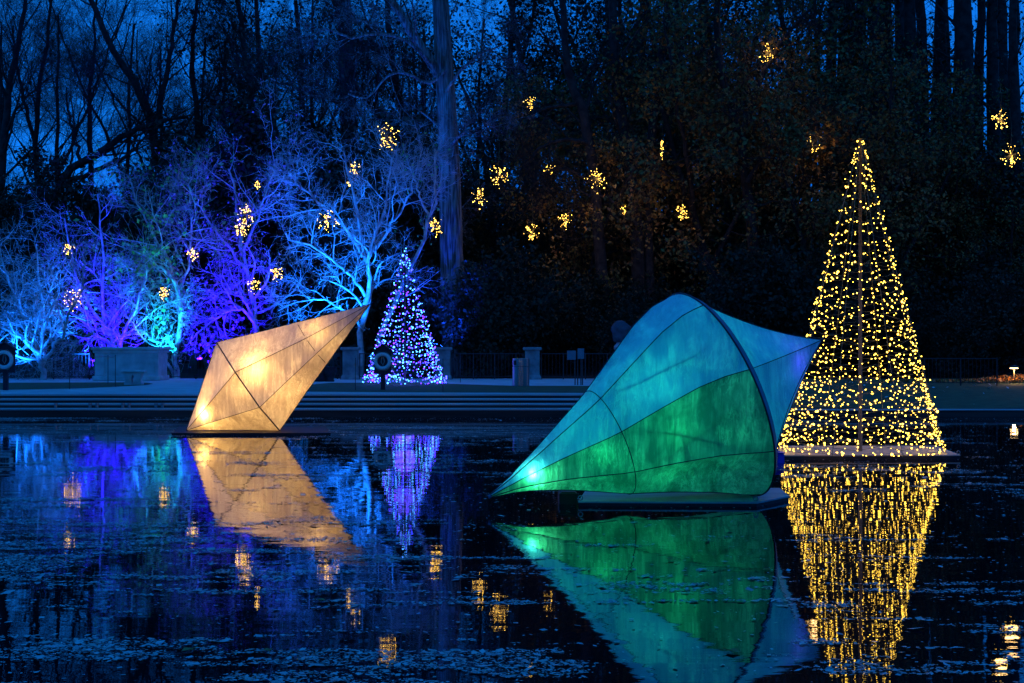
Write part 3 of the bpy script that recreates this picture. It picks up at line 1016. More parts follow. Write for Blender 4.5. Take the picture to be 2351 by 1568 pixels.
# lamps inside, with added fill lights among them
lp = P(1223, 1088, 18.82)
MB().lathe([(0.02, -0.03), (0.03, 0.0), (0.02, 0.03)], lp + (0.05, 0.1, 0.0), 10).build('lamp', M['black'], gl_)
light('lantern_light', 'POINT', lp, (0.14, 1.0, 0.62), 16, 0.06, gl_)
light('lantern_light', 'POINT', S * 0.55 + Mg * 0.45 + np.array([0, 0.1, 0.1]), (0.02, 0.9, 0.55), 12.0, 0.15, gl_)
light('lantern_light', 'POINT', Mg - axg * 0.85 + np.array([0, -0.2, 0.25]), (0.02, 0.9, 0.6), 17.0, 0.06, gl_)  # added fill to light the panels evenly
for (t_, th_, pw_, cl_) in ((0.74, 62, 0.9, (0.04, 1.0, 0.55)), (0.90, 38, 0.25, (0.05, 1.0, 0.5)), (0.93, 116, 0.5, (0.02, 1.0, 0.4)), (0.72, 103, 0.7, (0.02, 1.0, 0.35)), (0.45, 98, 0.5, (0.02, 1.0, 0.4)), (0.66, 140, 0.4, (0.02, 1.0, 0.4))):  # added lights imitating green patches of light bounced inside the film
    light('lantern_light', 'POINT', g_pt('S', t_, math.radians(th_), -0.34), cl_, pw_ * 2.6, 0.12, gl_)
light('lantern_light', 'POINT', Mg + axg * 0.5, (0.05, 0.5, 0.8), 9.0, 0.15, gl_)
light('lantern_light', 'POINT', P(1806, 838, 19.85), (0.25, 0.05, 1.0), 4.0, 0.06, gl_)
raft('raft', 'grey-decked raft carrying the green bell-shaped lantern', [pix_xy(1327, 19.2), pix_xy(1738, 19.1), pix_xy(1812, 19.9), pix_xy(1790, 21.0), pix_xy(1345, 20.7)], 0.065, M['grey_deck'], M['black'])
xq, yq = pix_xy(1306, 19.45)
t = thing('black_float', 'black float block beside the raft under the green lantern', 'float', (xq, yq, 0))
MB().box(xq - 0.13, xq + 0.115, yq - 0.02, yq + 0.6, -0.08, 0.15, 0.012).build('block', M['black'], t)
MB().box(xq - 0.1, xq + 0.09, yq + 0.02, yq + 0.55, 0.151, 0.165).build('lid', M['iron'], t)
xq, yq = pix_xy(1787, 26.2)
t = thing('blue_box', 'small blue box floating at the corner of the golden cone raft', 'box', (xq, yq, 0))
MB().box(xq - 0.09, xq + 0.09, yq - 0.1, yq + 0.15, -0.03, 0.17, 0.02).build('box_body', M['blue_plastic'], t)
MB().box(xq - 0.10, xq + 0.10, yq - 0.11, yq + 0.16, 0.171, 0.20, 0.008).build('lid', M['blue_plastic'], t)


# ------------------------------------------------------------------ light cones
def ico(r, sub=1):
    bm = bmesh.new()
    bmesh.ops.create_icosphere(bm, subdivisions=sub, radius=r)
    V = np.array([v.co[:] for v in bm.verts]); F = np.array([[v.index for v in f.verts] for f in bm.faces])
    bm.free()
    return V, F


IV, IF = ico(1.0, 1)


def bulbs_mesh(pts, radii):
    n, k = len(pts), len(IV)
    V = (np.asarray(pts)[:, None, :] + IV[None] * np.asarray(radii)[:, None, None]).reshape(-1, 3)
    F = (IF[None] + (np.arange(n) * k)[:, None, None]).reshape(-1, 3)
    return V, F


def light_cone(name, label, base, H, R, n_bulb, mats, br, rows, seed, pole_mat, guys=8, skirt=0.0):
    rng = np.random.default_rng(seed)
    t = thing(name, label, 'light tree', base)
    base = np.asarray(base, float)
    rib_tube('pole', [base, base + (0, 0, H * 0.5), base + (0, 0, H)], [0.045, 0.038, 0.028], pole_mat, t, 10) if False else \
        MB().tube([base, base + (0, 0, H * 0.5), base + (0, 0, H)], [0.04, 0.035, 0.028], 10).build('pole', pole_mat, t, smooth=True)
    top = base + (0, 0, H)
    def rad(z): return R * (1 - z / H) ** 1.0 + 0.05
    for i in range(guys):
        a = 2 * PI * (i + 0.3) / guys
        MB().tube([top, base + (R * math.cos(a) * 1.02, R * math.sin(a) * 1.02, 0.01)], 0.006, 4).build('guy_wire', M['wire'], t)
    # one continuous string wound down the frame, sagging between the guys
    zs_ = H * (1 - np.linspace(0.0, 1.0, rows * 24) ** 0.62)
    ang = np.arange(rows * 24) * 2 * PI / 24
    seg = (ang * guys / (2 * PI)) % 1.0
    sag = 0.10 * 4 * seg * (1 - seg) * np.clip((H - zs_) / H * 1.5, 0.15, 1)
    jit = np.convolve(rng.normal(0, 0.05, len(zs_)), np.ones(3) / 3, 'same')
    zz = np.clip(zs_ - sag + jit, 0.03, H)
    inward = 1 - 0.08 * 4 * seg * (1 - seg)
    rr = (R * (1 - zz / H) + 0.045) * inward
    pts = base + np.stack([rr * np.cos(ang), rr * np.sin(ang), zz], -1)
    V, F = tubes(pts[None], np.full((1, len(pts)), 0.0045), 3)
    obj('string_cable', V, F, M['wire'], t)
    cum = np.concatenate([[0], np.cumsum(np.linalg.norm(np.diff(pts, axis=0), axis=1))])
    sq = np.linspace(0, cum[-1], n_bulb) + rng.normal(0, cum[-1] / n_bulb * 0.28, n_bulb)
    bp = np.stack([np.interp(sq, cum, pts[:, i]) for i in range(3)], -1) + rng.normal(0, 0.028, (n_bulb, 3))
    bp[:, 2] = np.maximum(bp[:, 2], base[2] + 0.03)
    nt_ = int(n_bulb * 0.032)
    zt = H * (1 - 0.16 * rng.uniform(0, 1, nt_) ** 0.8)
    at = rng.uniform(0, 2 * PI, nt_)
    rt = R * (1 - zt / H) + 0.04
    low = np.where(bp[:, 2] - base[2] < 0.7 * H)[0]
    bp[rng.choice(low, nt_, replace=False)] = base + np.stack([rt * np.cos(at), rt * np.sin(at), zt], -1)
    if skirt:
        ns = int(n_bulb * skirt)
        a = rng.uniform(0, 2 * PI, ns)
        q = R * rng.uniform(0.75, 1.08, ns)
        bp[-ns:] = base + np.stack([q * np.cos(a), q * np.sin(a), rng.uniform(0.03, 0.35, ns)], -1)
    radii = br * np.exp(rng.normal(0, 0.30, n_bulb))
    order = np.argsort(bp[:, 1] - radii * 40)          # nearest, largest first
    bp, radii = bp[order], radii[order]
    protos = []
    for mt in mats:
        protos.append(mesh_from('bulb', IV, IF, mt))
    for i in range(min(300, n_bulb)):
        o = bpy.data.objects.new('bulb', protos[int(rng.integers(len(mats)))])
        COL.objects.link(o)
        o.parent = t
        o.location = (bp[i] - base).tolist()
        r_ = float(radii[i])
        o.scale = (r_, r_, r_)
    if n_bulb > 300:
        mi = np.repeat(rng.integers(0, len(mats), n_bulb - 300), len(IF))
        V, F = bulbs_mesh(bp[300:], radii[300:])
        tag(obj('bulb_string', V, F, mats, t, mi=mi), kind='stuff')
    return t, bp


Yc = 27.9
base = np.array([(1975 - 1175.5) * Yc / FPX, Yc, 0.085])
light_cone('light_cone', 'tall golden string-light cone with a centre pole on a raft', base, 6.14, 1.63, 1650, [M['warm_bulb']], 0.0108, 38, 11, M['pole'])
raft('raft', 'pale plywood raft under the golden light cone', [pix_xy(1782, 26.85), pix_xy(2205, 26.95), pix_xy(2150, 29.4), pix_xy(1790, 29.4)], 0.085, M['ply'], M['black'])
pb = G(924, 884)
light_cone('light_cone', 'small blue and violet string-light cone on the far bank', np.array([pb[0], pb[1] + 1.2, PAVE + 0.01]), 5.12, 1.52, 980,
           [M['cyan_bulb'], M['violet_bulb'], M['blue_bulb'], M['cyan_bulb'], M['blue_bulb']], 0.0205, 22, 12, M['iron'], skirt=0.2)

for z_, w_ in ((0.5, 26), (1.6, 18), (3.0, 8)):  # added blue lights standing in for the bulbs' haze and ground spill
    light('cone_fill_glow', 'POINT', np.array([pb[0], pb[1] + 1.2, PAVE + z_]), (0.10, 0.06, 1.0), w_, 0.4)

# ------------------------------------------------------------------ trees
def norm(a): return a / (np.linalg.norm(a, axis=-1, keepdims=True) + 1e-9)


def grow(rng, S, D, L, R, n, wig, trop, taper=0.35):
    N = len(S)
    step = (L / (n - 1))[:, None]
    pts, tans = [S], [D]
    d = D
    for i in range(1, n):
        d = norm(d + rng.normal(0, wig, (N, 3)) + trop)
        pts.append(pts[-1] + d * step)
        tans.append(d)
    rad = R[:, None] * np.linspace(1, taper, n)[None]
    return np.stack(pts, 1), rad, np.stack(tans, 1)


def sprout(rng, pts, rad, tan, m, t0, ang, length, lvar=0.35, rratio=0.55, rmin=0.004, shorten=0.5):
    N, n, _ = pts.shape
    t = (np.arange(m)[None] + rng.uniform(0, 1, (N, m))) / m
    t = t0 + (1 - t0) * t
    f = t * (n - 1)
    i = np.clip(f.astype(int), 0, n - 2)
    w = (f - i)[..., None]
    ar = np.arange(N)[:, None]
    S = pts[ar, i] * (1 - w) + pts[ar, i + 1] * w
    Tn = norm(tan[ar, i] * (1 - w) + tan[ar, i + 1] * w)
    R = rad[ar, i] * (1 - w[..., 0]) + rad[ar, i + 1] * w[..., 0]
    q = norm(np.cross(Tn, rng.normal(0, 1, (N, m, 3))))
    a = ang * rng.uniform(0.6, 1.35, (N, m))[..., None]
    D = norm(Tn * np.cos(a) + q * np.sin(a))
    L = length * (1 - shorten * (t - t0) / (1 - t0 + 1e-6)) * np.exp(rng.normal(0, lvar, (N, m)))
    Rc = np.maximum(R * rratio, rmin)
    return S.reshape(-1, 3), D.reshape(-1, 3), L.reshape(-1), Rc.reshape(-1)


def resample(poly, n):
    poly = np.asarray(poly, float)
    # Catmull-Rom through the points
    ext = np.vstack([2 * poly[0] - poly[1], poly, 2 * poly[-1] - poly[-2]])
    out_ = []
    for t in np.linspace(0, len(poly) - 1 - 1e-6, n):
        i = int(t); f = t - i
        p0, p1, p2, p3 = ext[i], ext[i + 1], ext[i + 2], ext[i + 3]
        out_.append(0.5 * ((2 * p1) + (-p0 + p2) * f + (2 * p0 - 5 * p1 + 4 * p2 - p3) * f ** 2 + (-p0 + 3 * p1 - 3 * p2 + p3) * f ** 3))
    return np.array(out_)


def leaf_cards(rng, c, size):
    N = len(c)
    d = norm(rng.normal(0, 1, (N, 3)))
    e = norm(np.cross(d, rng.normal(0, 1, (N, 3))))
    L_ = (size * rng.uniform(0.55, 1.4, N))[:, None]
    W_ = L_ * 0.62
    V = np.stack([c - d * L_ * .5, c + e * W_ * .5, c + d * L_ * .5, c - e * W_ * .5], 1).reshape(-1, 3)
    return V, np.arange(N * 4).reshape(N, 4)


def join(parts):
    V, F, b = [], [], 0
    for v, f in parts:
        V.append(v); F.append(f + b); b += len(v)
    return np.concatenate(V), np.concatenate(F)


def tree(name, label, cat, base, stems, levels, bark, seed, group=None, leaf=None, trunk_mat=None, trunk_k=9, wobble=0.05, rad_k=1.0):
    """stems: list of (points (n,3), r0, r1); levels: (m, t0, angle deg, length, points, wiggle, tropism xyz, rratio)."""
    rng = np.random.default_rng(seed)
    t = thing(name, label, cat, base, group)
    n0 = 16
    Pt = np.stack([resample(p, n0) for p, _, _ in stems])
    Pt[:, 1:] += rng.normal(0, wobble, Pt[:, 1:].shape)
    Rd = np.stack([np.interp(np.linspace(0, 1, n0), [0, 0.06, 1], [r0 * 1.25, r0, r1]) for _, r0, r1 in stems])
    Tn = norm(np.gradient(Pt, axis=1))
    V, F = tubes(Pt, Rd, trunk_k)
    obj('trunk', V, F, trunk_mat or bark, t, smooth=True)
    cur = (Pt, Rd, Tn)
    parts = []
    for li, (m, t0, ang, ln, n, wig, trop, rr) in enumerate(levels):
        S_, D_, L_, R_ = sprout(rng, *cur, m, t0, math.radians(ang), ln, rratio=rr, rmin=0.0065)
        R_ = np.minimum(R_, 0.022 * L_ + 0.006) * rad_k if rad_k <= 1 else np.maximum(np.minimum(R_, 0.022 * L_ + 0.003), 0.0065)
        cur = grow(rng, S_, D_, L_, R_, n, wig, np.array(trop))
        parts.append(tubes(cur[0], cur[1], 5 if li == 0 else 3))
    if parts:
        V, F = join(parts)
        obj('crown', V, F, bark, t)
    if leaf:
        mat, per, size, spread, keep = leaf
        ends = cur[0][:, 1:].reshape(-1, 3)
        if keep is not None:
            ends = ends[keep(ends, rng)]
        if len(ends):
            c = np.repeat(ends, per, axis=0) + rng.normal(0, spread, (len(ends) * per, 3))
            V, F = leaf_cards(rng, c, size)
            tag(obj('foliage', V, F, mat, t), kind='stuff')
    return t


def px_stem(pts, Y, w0, w1, dy=0.0):
    """Stem through reference pixels at distance Y; widths in reference pixels."""
    k = len(pts)
    q = []
    for i, p_ in enumerate(pts):
        yy = Y + dy * i / max(1, k - 1)
        q.append(P(p_[0], p_[1], yy))
    return (np.array(q), w0 / 2 * Y / FPX, w1 / 2 * Y / FPX)


UP = (0, 0, 0.06)
LIT = [(10, 0.22, 52, 2.7, 9, 0.17, (0, 0, 0.03), 0.62), (6, 0.2, 52, 1.3, 6, 0.2, (0, 0, 0.02), 0.65), (5, 0.15, 50, 0.62, 4, 0.22, (0, 0, 0.03), 0.65), (2, 0.2, 48, 0.32, 3, 0.2, (0, 0, 0.03), 0.7)]
CY, VI = (0.004, 0.14, 1.0), (0.013, 0.002, 1.0)

Y1 = 63.4
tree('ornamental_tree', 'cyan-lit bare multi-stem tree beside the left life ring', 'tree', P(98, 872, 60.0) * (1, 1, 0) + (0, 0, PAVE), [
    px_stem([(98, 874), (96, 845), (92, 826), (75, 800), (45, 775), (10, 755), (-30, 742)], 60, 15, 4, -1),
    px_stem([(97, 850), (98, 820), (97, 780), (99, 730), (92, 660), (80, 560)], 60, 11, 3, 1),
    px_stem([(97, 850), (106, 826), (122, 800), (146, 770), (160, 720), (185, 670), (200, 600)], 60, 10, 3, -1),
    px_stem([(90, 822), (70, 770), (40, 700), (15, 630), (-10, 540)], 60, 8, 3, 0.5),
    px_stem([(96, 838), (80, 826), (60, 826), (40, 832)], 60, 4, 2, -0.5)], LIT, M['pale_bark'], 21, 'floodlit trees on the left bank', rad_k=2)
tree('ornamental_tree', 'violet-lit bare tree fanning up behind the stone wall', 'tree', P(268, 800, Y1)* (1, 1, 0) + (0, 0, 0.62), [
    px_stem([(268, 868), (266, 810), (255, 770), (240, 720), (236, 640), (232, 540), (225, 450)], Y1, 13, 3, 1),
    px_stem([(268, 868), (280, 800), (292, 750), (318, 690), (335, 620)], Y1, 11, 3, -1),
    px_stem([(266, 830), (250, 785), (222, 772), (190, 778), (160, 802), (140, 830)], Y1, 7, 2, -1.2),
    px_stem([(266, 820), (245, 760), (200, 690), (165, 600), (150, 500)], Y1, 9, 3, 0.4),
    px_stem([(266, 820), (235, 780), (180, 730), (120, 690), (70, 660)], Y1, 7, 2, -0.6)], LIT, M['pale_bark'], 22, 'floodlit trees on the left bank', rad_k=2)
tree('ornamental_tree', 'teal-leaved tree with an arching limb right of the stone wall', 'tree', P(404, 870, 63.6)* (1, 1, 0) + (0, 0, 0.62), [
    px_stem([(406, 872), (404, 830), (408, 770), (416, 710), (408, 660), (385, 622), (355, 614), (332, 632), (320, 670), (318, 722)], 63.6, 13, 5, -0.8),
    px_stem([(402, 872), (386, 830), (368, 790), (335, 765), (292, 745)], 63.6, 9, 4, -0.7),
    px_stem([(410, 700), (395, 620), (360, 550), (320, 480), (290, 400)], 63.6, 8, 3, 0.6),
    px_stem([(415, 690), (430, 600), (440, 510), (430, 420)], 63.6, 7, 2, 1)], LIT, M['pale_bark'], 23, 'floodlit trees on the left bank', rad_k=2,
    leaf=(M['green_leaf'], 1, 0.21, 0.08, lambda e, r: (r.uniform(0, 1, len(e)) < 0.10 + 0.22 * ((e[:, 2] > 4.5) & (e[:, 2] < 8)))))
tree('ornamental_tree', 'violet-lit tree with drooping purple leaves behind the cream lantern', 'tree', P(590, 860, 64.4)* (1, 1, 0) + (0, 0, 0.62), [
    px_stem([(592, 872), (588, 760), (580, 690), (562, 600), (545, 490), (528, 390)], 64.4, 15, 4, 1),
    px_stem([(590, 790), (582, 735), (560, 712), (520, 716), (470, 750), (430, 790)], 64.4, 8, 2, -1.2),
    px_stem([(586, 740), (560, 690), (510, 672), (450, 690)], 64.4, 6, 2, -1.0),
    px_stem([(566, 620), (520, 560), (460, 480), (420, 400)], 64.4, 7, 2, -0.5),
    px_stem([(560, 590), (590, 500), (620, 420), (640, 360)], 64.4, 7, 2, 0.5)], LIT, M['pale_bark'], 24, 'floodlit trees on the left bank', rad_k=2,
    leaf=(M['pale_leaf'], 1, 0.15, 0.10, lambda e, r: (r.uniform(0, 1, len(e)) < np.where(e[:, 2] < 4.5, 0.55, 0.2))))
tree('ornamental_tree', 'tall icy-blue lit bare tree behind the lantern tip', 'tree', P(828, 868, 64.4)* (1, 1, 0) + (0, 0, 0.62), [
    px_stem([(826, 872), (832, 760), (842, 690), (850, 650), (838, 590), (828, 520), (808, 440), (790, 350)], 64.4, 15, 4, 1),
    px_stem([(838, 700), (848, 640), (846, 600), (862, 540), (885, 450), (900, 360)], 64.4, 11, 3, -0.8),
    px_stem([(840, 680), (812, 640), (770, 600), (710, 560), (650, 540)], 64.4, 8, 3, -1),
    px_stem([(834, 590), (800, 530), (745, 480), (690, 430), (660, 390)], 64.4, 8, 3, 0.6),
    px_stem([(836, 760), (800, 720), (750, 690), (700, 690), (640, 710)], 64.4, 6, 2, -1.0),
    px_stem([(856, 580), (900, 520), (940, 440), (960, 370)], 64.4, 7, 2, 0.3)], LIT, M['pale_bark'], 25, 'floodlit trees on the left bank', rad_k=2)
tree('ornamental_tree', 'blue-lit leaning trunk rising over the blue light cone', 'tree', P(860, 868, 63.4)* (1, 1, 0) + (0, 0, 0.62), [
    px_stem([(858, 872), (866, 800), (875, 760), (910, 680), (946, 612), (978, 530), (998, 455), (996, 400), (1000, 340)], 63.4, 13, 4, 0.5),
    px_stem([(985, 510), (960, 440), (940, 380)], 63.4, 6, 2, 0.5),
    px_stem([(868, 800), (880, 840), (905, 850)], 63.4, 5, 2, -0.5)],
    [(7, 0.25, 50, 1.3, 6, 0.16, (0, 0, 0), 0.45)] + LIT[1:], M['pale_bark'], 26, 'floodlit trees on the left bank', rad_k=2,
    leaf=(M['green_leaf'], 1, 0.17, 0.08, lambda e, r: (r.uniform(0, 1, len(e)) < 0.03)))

# floodlights at the feet of those trees
FL = [(13, 58.0, (88, 700), 61, CY, 4600, 70, 'cyan tree, from its left'), (206, 60.7, (60, 430), 61, CY, 9000, 66, 'cyan tree, from its right'),
      (215, 60.8, (235, 430), 66, VI, 13000, 58, 'violet tree'), (320, 61.6, (150, 400), 66, VI, 12000, 62, 'violet tree, from its right'),
      (385, 61.6, (340, 420), 66, (0.006, 0.34, 0.80), 7500, 62, 'arching tree'), (560, 61.6, (520, 400), 67, VI, 15000, 60, 'purple-leaved tree'), (450, 61.6, (520, 620), 65, VI, 6500, 80, 'purple-leaved tree, from its left'),
      (775, 61.7, (800, 340), 67, (0.004, 0.15, 1.0), 17000, 60, 'icy-blue tree'), (690, 61.7, (740, 430), 66, (0.004, 0.13, 1.0), 10000, 66, 'icy-blue tree, from its left'), (850, 61.7, (970, 440), 64, (0.004, 0.14, 1.0), 1200, 66, 'leaning trunk'),
      (1000, 63.0, (1030, 250), 68, (0.005, 0.05, 1.0), 5200, 78, 'great trunk')]
for u, Y, tg, ty, col, pw, ang_, who in FL:
    p = P(u, 0, Y); p[2] = PAVE
    t = thing('floodlight', 'low black floodlight aimed up at the ' + who, 'floodlight', p, 'floodlights under the lit trees')
    MB().box(p[0] - 0.09, p[0] + 0.09, p[1] - 0.06, p[1] + 0.06, PAVE + 0.06, PAVE + 0.20, 0.015).build('housing', M['black'], t)
    MB().box(p[0] - 0.03, p[0] + 0.03, p[1] - 0.02, p[1] + 0.02, PAVE, PAVE + 0.06).build('bracket', M['iron'], t)
    light('floodlight_beam', 'SPOT', p + (0, 0, 0.27), col, pw, 0.06, t, P(tg[0], tg[1], ty), ang_, 0.9)

# the big straight trunk
tree('great_tree', 'huge straight ridged trunk faintly lit blue, tallest on the bank', 'tree', P(1047, 800, 68) * (1, 1, 0) + (0, 0, 0.6), [
    px_stem([(1047, 880), (1044, 800), (1040, 650), (1034, 450), (1026, 250), (1014, 60), (1005, -120)], 68, 64, 34, 0),
    px_stem([(1022, 190), (975, 120), (935, 60), (890, -20), (860, -90)], 68, 26, 12, -1.5),
    px_stem([(985, 140), (961, 115), (915, 84), (845, 79), (810, 88), (751, 66), (715, 82)], 67, 9, 4, -1.5),
    px_stem([(1022, 160), (985, 190), (930, 168), (890, 175), (840, 225), (800, 215)], 67.4, 8, 3, -1.5),
    px_stem([(1036, 330), (1060, 310), (1075, 300)], 67.2, 8, 3, -1),
    px_stem([(1024, 210), (1060, 160), (1110, 120), (1160, 100)], 67.5, 8, 3, -1)],
    [(9, 0.35, 55, 2.6, 7, 0.14, (0, 0, 0.01), 0.3), (6, 0.2, 48, 1.2, 5, 0.18, (0, 0, 0.01), 0.5), (5, 0.2, 45, 0.6, 4, 0.2, (0, 0, 0), 0.6), (4, 0.2, 45, 0.35, 3, 0.2, (0, 0, 0), 0.7)],
    M['ridge_bark'], 31, None, trunk_k=20, wobble=0.02)

# dark bare trees against the sky on the left
BARE = [(15, 0.25, 42, 4.6, 8, 0.10, UP, 0.42), (8, 0.2, 42, 2.2, 6, 0.14, UP, 0.5), (7, 0.15, 42, 1.1, 5, 0.16, (0, 0, 0.03), 0.55), (5, 0.15, 40, 0.6, 3, 0.16, (0, 0, 0.02), 0.7)]
dark = [
    ('tall dark leaning tree crossing the left sky', [px_stem([(420, 640), (378, 440), (350, 308), (315, 203), (259, 115), (210, 0), (180, -80)], 82, 26, 9, 0), px_stem([(352, 310), (380, 180), (400, 60), (420, -60)], 82, 14, 6, 1)], 41),
    ('dark forked tree against the sky near the left edge', [px_stem([(95, 640), (88, 450), (82, 330), (92, 190), (112, 60), (120, -40)], 84, 16, 5, 0), px_stem([(84, 350), (60, 250), (40, 150), (30, 60)], 84, 10, 4, 0)], 42),
    ('slim upright dark tree in the open left sky', [px_stem([(214, 640), (208, 420), (206, 300), (210, 200), (216, 90), (222, -20)], 86, 15, 4, 0)], 43),
    ('dark tree standing at the left picture edge', [px_stem([(-8, 700), (0, 480), (12, 300), (26, 180), (50, 60), (60, -40)], 80, 24, 7, 0), px_stem([(8, 320), (40, 250), (90, 200), (120, 170)], 80, 8, 3, -1)], 44),
    ('dark low tree leaning right across the glow of the sky', [px_stem([(80, 560), (130, 440), (230, 352), (300, 300), (345, 288), (430, 265)], 79, 22, 7, -0.5), px_stem([(150, 420), (250, 378), (310, 340), (350, 290)], 79, 12, 4, 0), px_stem([(190, 385), (165, 300), (150, 200)], 79, 10, 3, 0)], 45),
    ('dark twin-trunk tree above the purple leaves', [px_stem([(640, 640), (612, 380), (582, 250), (562, 120), (540, -30)], 83, 24, 10, 0), px_stem([(655, 640), (640, 370), (622, 270), (598, 150), (585, -30)], 83, 22, 9, 1)], 46),
    ('thick dark ivy-clad trunk left of the great trunk', [px_stem([(812, 700), (808, 420), (798, 250), (795, 100), (788, -60)], 78, 46, 30, 0), px_stem([(800, 240), (720, 215), (640, 190)], 78, 10, 4, -1)], 47),
    ('dark curved tree between ivy-clad and great trunks', [px_stem([(1000, 640), (975, 440), (940, 310), (912, 200), (896, 100), (880, -40)], 80, 22, 12, 0), px_stem([(930, 330), (880, 280), (850, 240), (815, 200)], 79, 13, 6, -1)], 48),
    ('dark bushy-topped tree behind the purple leaves', [px_stem([(470, 700), (462, 480), (455, 300), (440, 160), (450, 0)], 88, 20, 8, 0), px_stem([(458, 330), (500, 220), (520, 100)], 88, 10, 4, 0)], 49),
    ('dark tree high behind the icy-blue lit tree', [px_stem([(720, 700), (712, 480), (700, 320), (690, 160), (680, 0)], 90, 20, 9, 0), px_stem([(706, 360), (740, 240), (750, 100)], 90, 10, 4, 0)], 50),
]
for lab, st, sd in dark:
    b = st[0][0][0].copy()
    leafy = None
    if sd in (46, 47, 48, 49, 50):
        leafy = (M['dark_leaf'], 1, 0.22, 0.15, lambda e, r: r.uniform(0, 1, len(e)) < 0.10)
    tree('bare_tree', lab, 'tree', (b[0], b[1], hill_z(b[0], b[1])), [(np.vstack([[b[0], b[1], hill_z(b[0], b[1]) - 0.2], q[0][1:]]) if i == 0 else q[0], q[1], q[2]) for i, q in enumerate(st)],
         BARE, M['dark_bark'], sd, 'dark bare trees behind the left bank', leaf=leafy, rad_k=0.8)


CENTRE = [(9, 0.3, 48, 3.2, 8, 0.13, (0, 0, 0.02), 0.45), (6, 0.2, 46, 1.6, 6, 0.16, (0, 0, 0), 0.5), (5, 0.15, 46, 0.8, 4, 0.18, (0, 0, -0.02), 0.6), (3, 0.15, 40, 0.4, 3, 0.16, (0, 0, 0), 0.7)]
for lab, st, sd in (
    ('dark tree with curved boughs over the litter bin', [px_stem([(1385, 860), (1378, 560), (1352, 310), (1320, 210), (1300, 130), (1290, -30)], 73, 30, 14, 0), px_stem([(1352, 330), (1300, 320), (1240, 340), (1190, 400)], 73, 12, 4, -1), px_stem([(1360, 420), (1300, 390), (1250, 400), (1215, 440)], 73, 9, 3, -1), px_stem([(1322, 240), (1270, 245), (1220, 262), (1180, 300)], 73, 9, 3, -1.5)], 51),
    ('dark many-stemmed tree leaning left above the statue', [px_stem([(1470, 860), (1462, 560), (1440, 330), (1415, 180), (1405, -40)], 74, 34, 18, 0), px_stem([(1480, 860), (1490, 480), (1500, 260), (1530, 60), (1545, -60)], 74, 26, 12, 1), px_stem([(1462, 520), (1400, 460), (1330, 440)], 73.5, 10, 4, -1)], 52),
    ('dark slanting tree between the lantern top and the golden cone', [px_stem([(1735, 860), (1728, 560), (1700, 330), (1660, 160), (1640, -40)], 73, 30, 14, 0), px_stem([(1716, 420), (1780, 330), (1850, 350), (1900, 320)], 72.5, 12, 4, -1), px_stem([(1700, 330), (1740, 200), (1800, 90), (1860, 20)], 73, 14, 6, 0)], 53)):
    b = st[0][0][0].copy()
    tree('bare_tree', lab, 'tree', (b[0], b[1], hill_z(b[0], b[1])), st, CENTRE, M['dark_bark'], sd, 'dark trees among the star lights')


# ---- dark wood, centre and right
def generic(name, label, cat, seed, H, r0, levels, bark, group, leaf=None, lean=0.02, fork=0, t_first=None):
    rng = np.random.default_rng(seed)
    pts = [np.array([0, 0, -0.3])]
    d = np.array([rng.normal(0, lean), rng.normal(0, lean), 1.0])
    for i in range(6):
        d = d + rng.normal(0, lean, 3) * (1, 1, 0)
        pts.append(pts[-1] + d / np.linalg.norm(d) * H / 6)
    stems = [(np.array(pts), r0, r0 * 0.28)]
    for k_ in range(fork):
        i = 1 + k_ % 3
        a = rng.uniform(0, 2 * PI)
        q = [pts[i]]
        dd = np.array([math.cos(a) * 0.5, math.sin(a) * 0.5, 1.0])
        for j in range(4):
            dd = dd + rng.normal(0, 0.1, 3)
            q.append(q[-1] + dd / np.linalg.norm(dd) * H * 0.16)
        stems.append((np.array(q), r0 * 0.5, r0 * 0.15))
    return tree(name, label, cat, (0, 0, 0), stems, levels, bark, seed, group, leaf)


def keepf(f): return lambda e, r: r.uniform(0, 1, len(e)) < f


FOREST = [(16, 0.22, 62, 4.2, 7, 0.10, (0, 0, 0.03), 0.35), (8, 0.2, 48, 1.9, 5, 0.15, (0, 0, 0.0), 0.5), (6, 0.15, 48, 0.9, 4, 0.18, (0, 0, -0.02), 0.6)]
TALL = [(16, 0.35, 58, 3.2, 7, 0.10, (0, 0, 0.03), 0.22), (7, 0.2, 48, 1.5, 5, 0.15, (0, 0, 0.0), 0.5), (5, 0.15, 48, 0.8, 4, 0.18, (0, 0, -0.02), 0.6)]
gA = 'unlit trees of the wood behind the railing'
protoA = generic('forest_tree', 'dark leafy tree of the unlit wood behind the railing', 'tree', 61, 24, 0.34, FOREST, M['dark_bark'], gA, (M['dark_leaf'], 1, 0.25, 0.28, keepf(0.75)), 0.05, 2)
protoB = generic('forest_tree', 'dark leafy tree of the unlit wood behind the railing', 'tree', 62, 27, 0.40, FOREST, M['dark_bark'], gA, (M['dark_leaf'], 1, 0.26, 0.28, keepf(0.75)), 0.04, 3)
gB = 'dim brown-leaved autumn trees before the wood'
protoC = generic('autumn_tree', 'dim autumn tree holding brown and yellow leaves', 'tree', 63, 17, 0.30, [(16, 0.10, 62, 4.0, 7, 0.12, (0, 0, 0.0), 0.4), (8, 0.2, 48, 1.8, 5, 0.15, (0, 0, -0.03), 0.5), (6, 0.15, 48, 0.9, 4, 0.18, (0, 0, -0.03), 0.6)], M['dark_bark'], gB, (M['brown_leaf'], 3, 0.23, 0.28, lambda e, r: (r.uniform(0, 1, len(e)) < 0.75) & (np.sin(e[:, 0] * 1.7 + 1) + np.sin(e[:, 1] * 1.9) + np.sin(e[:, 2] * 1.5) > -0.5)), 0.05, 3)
gC = 'tall straight trunks on the right'
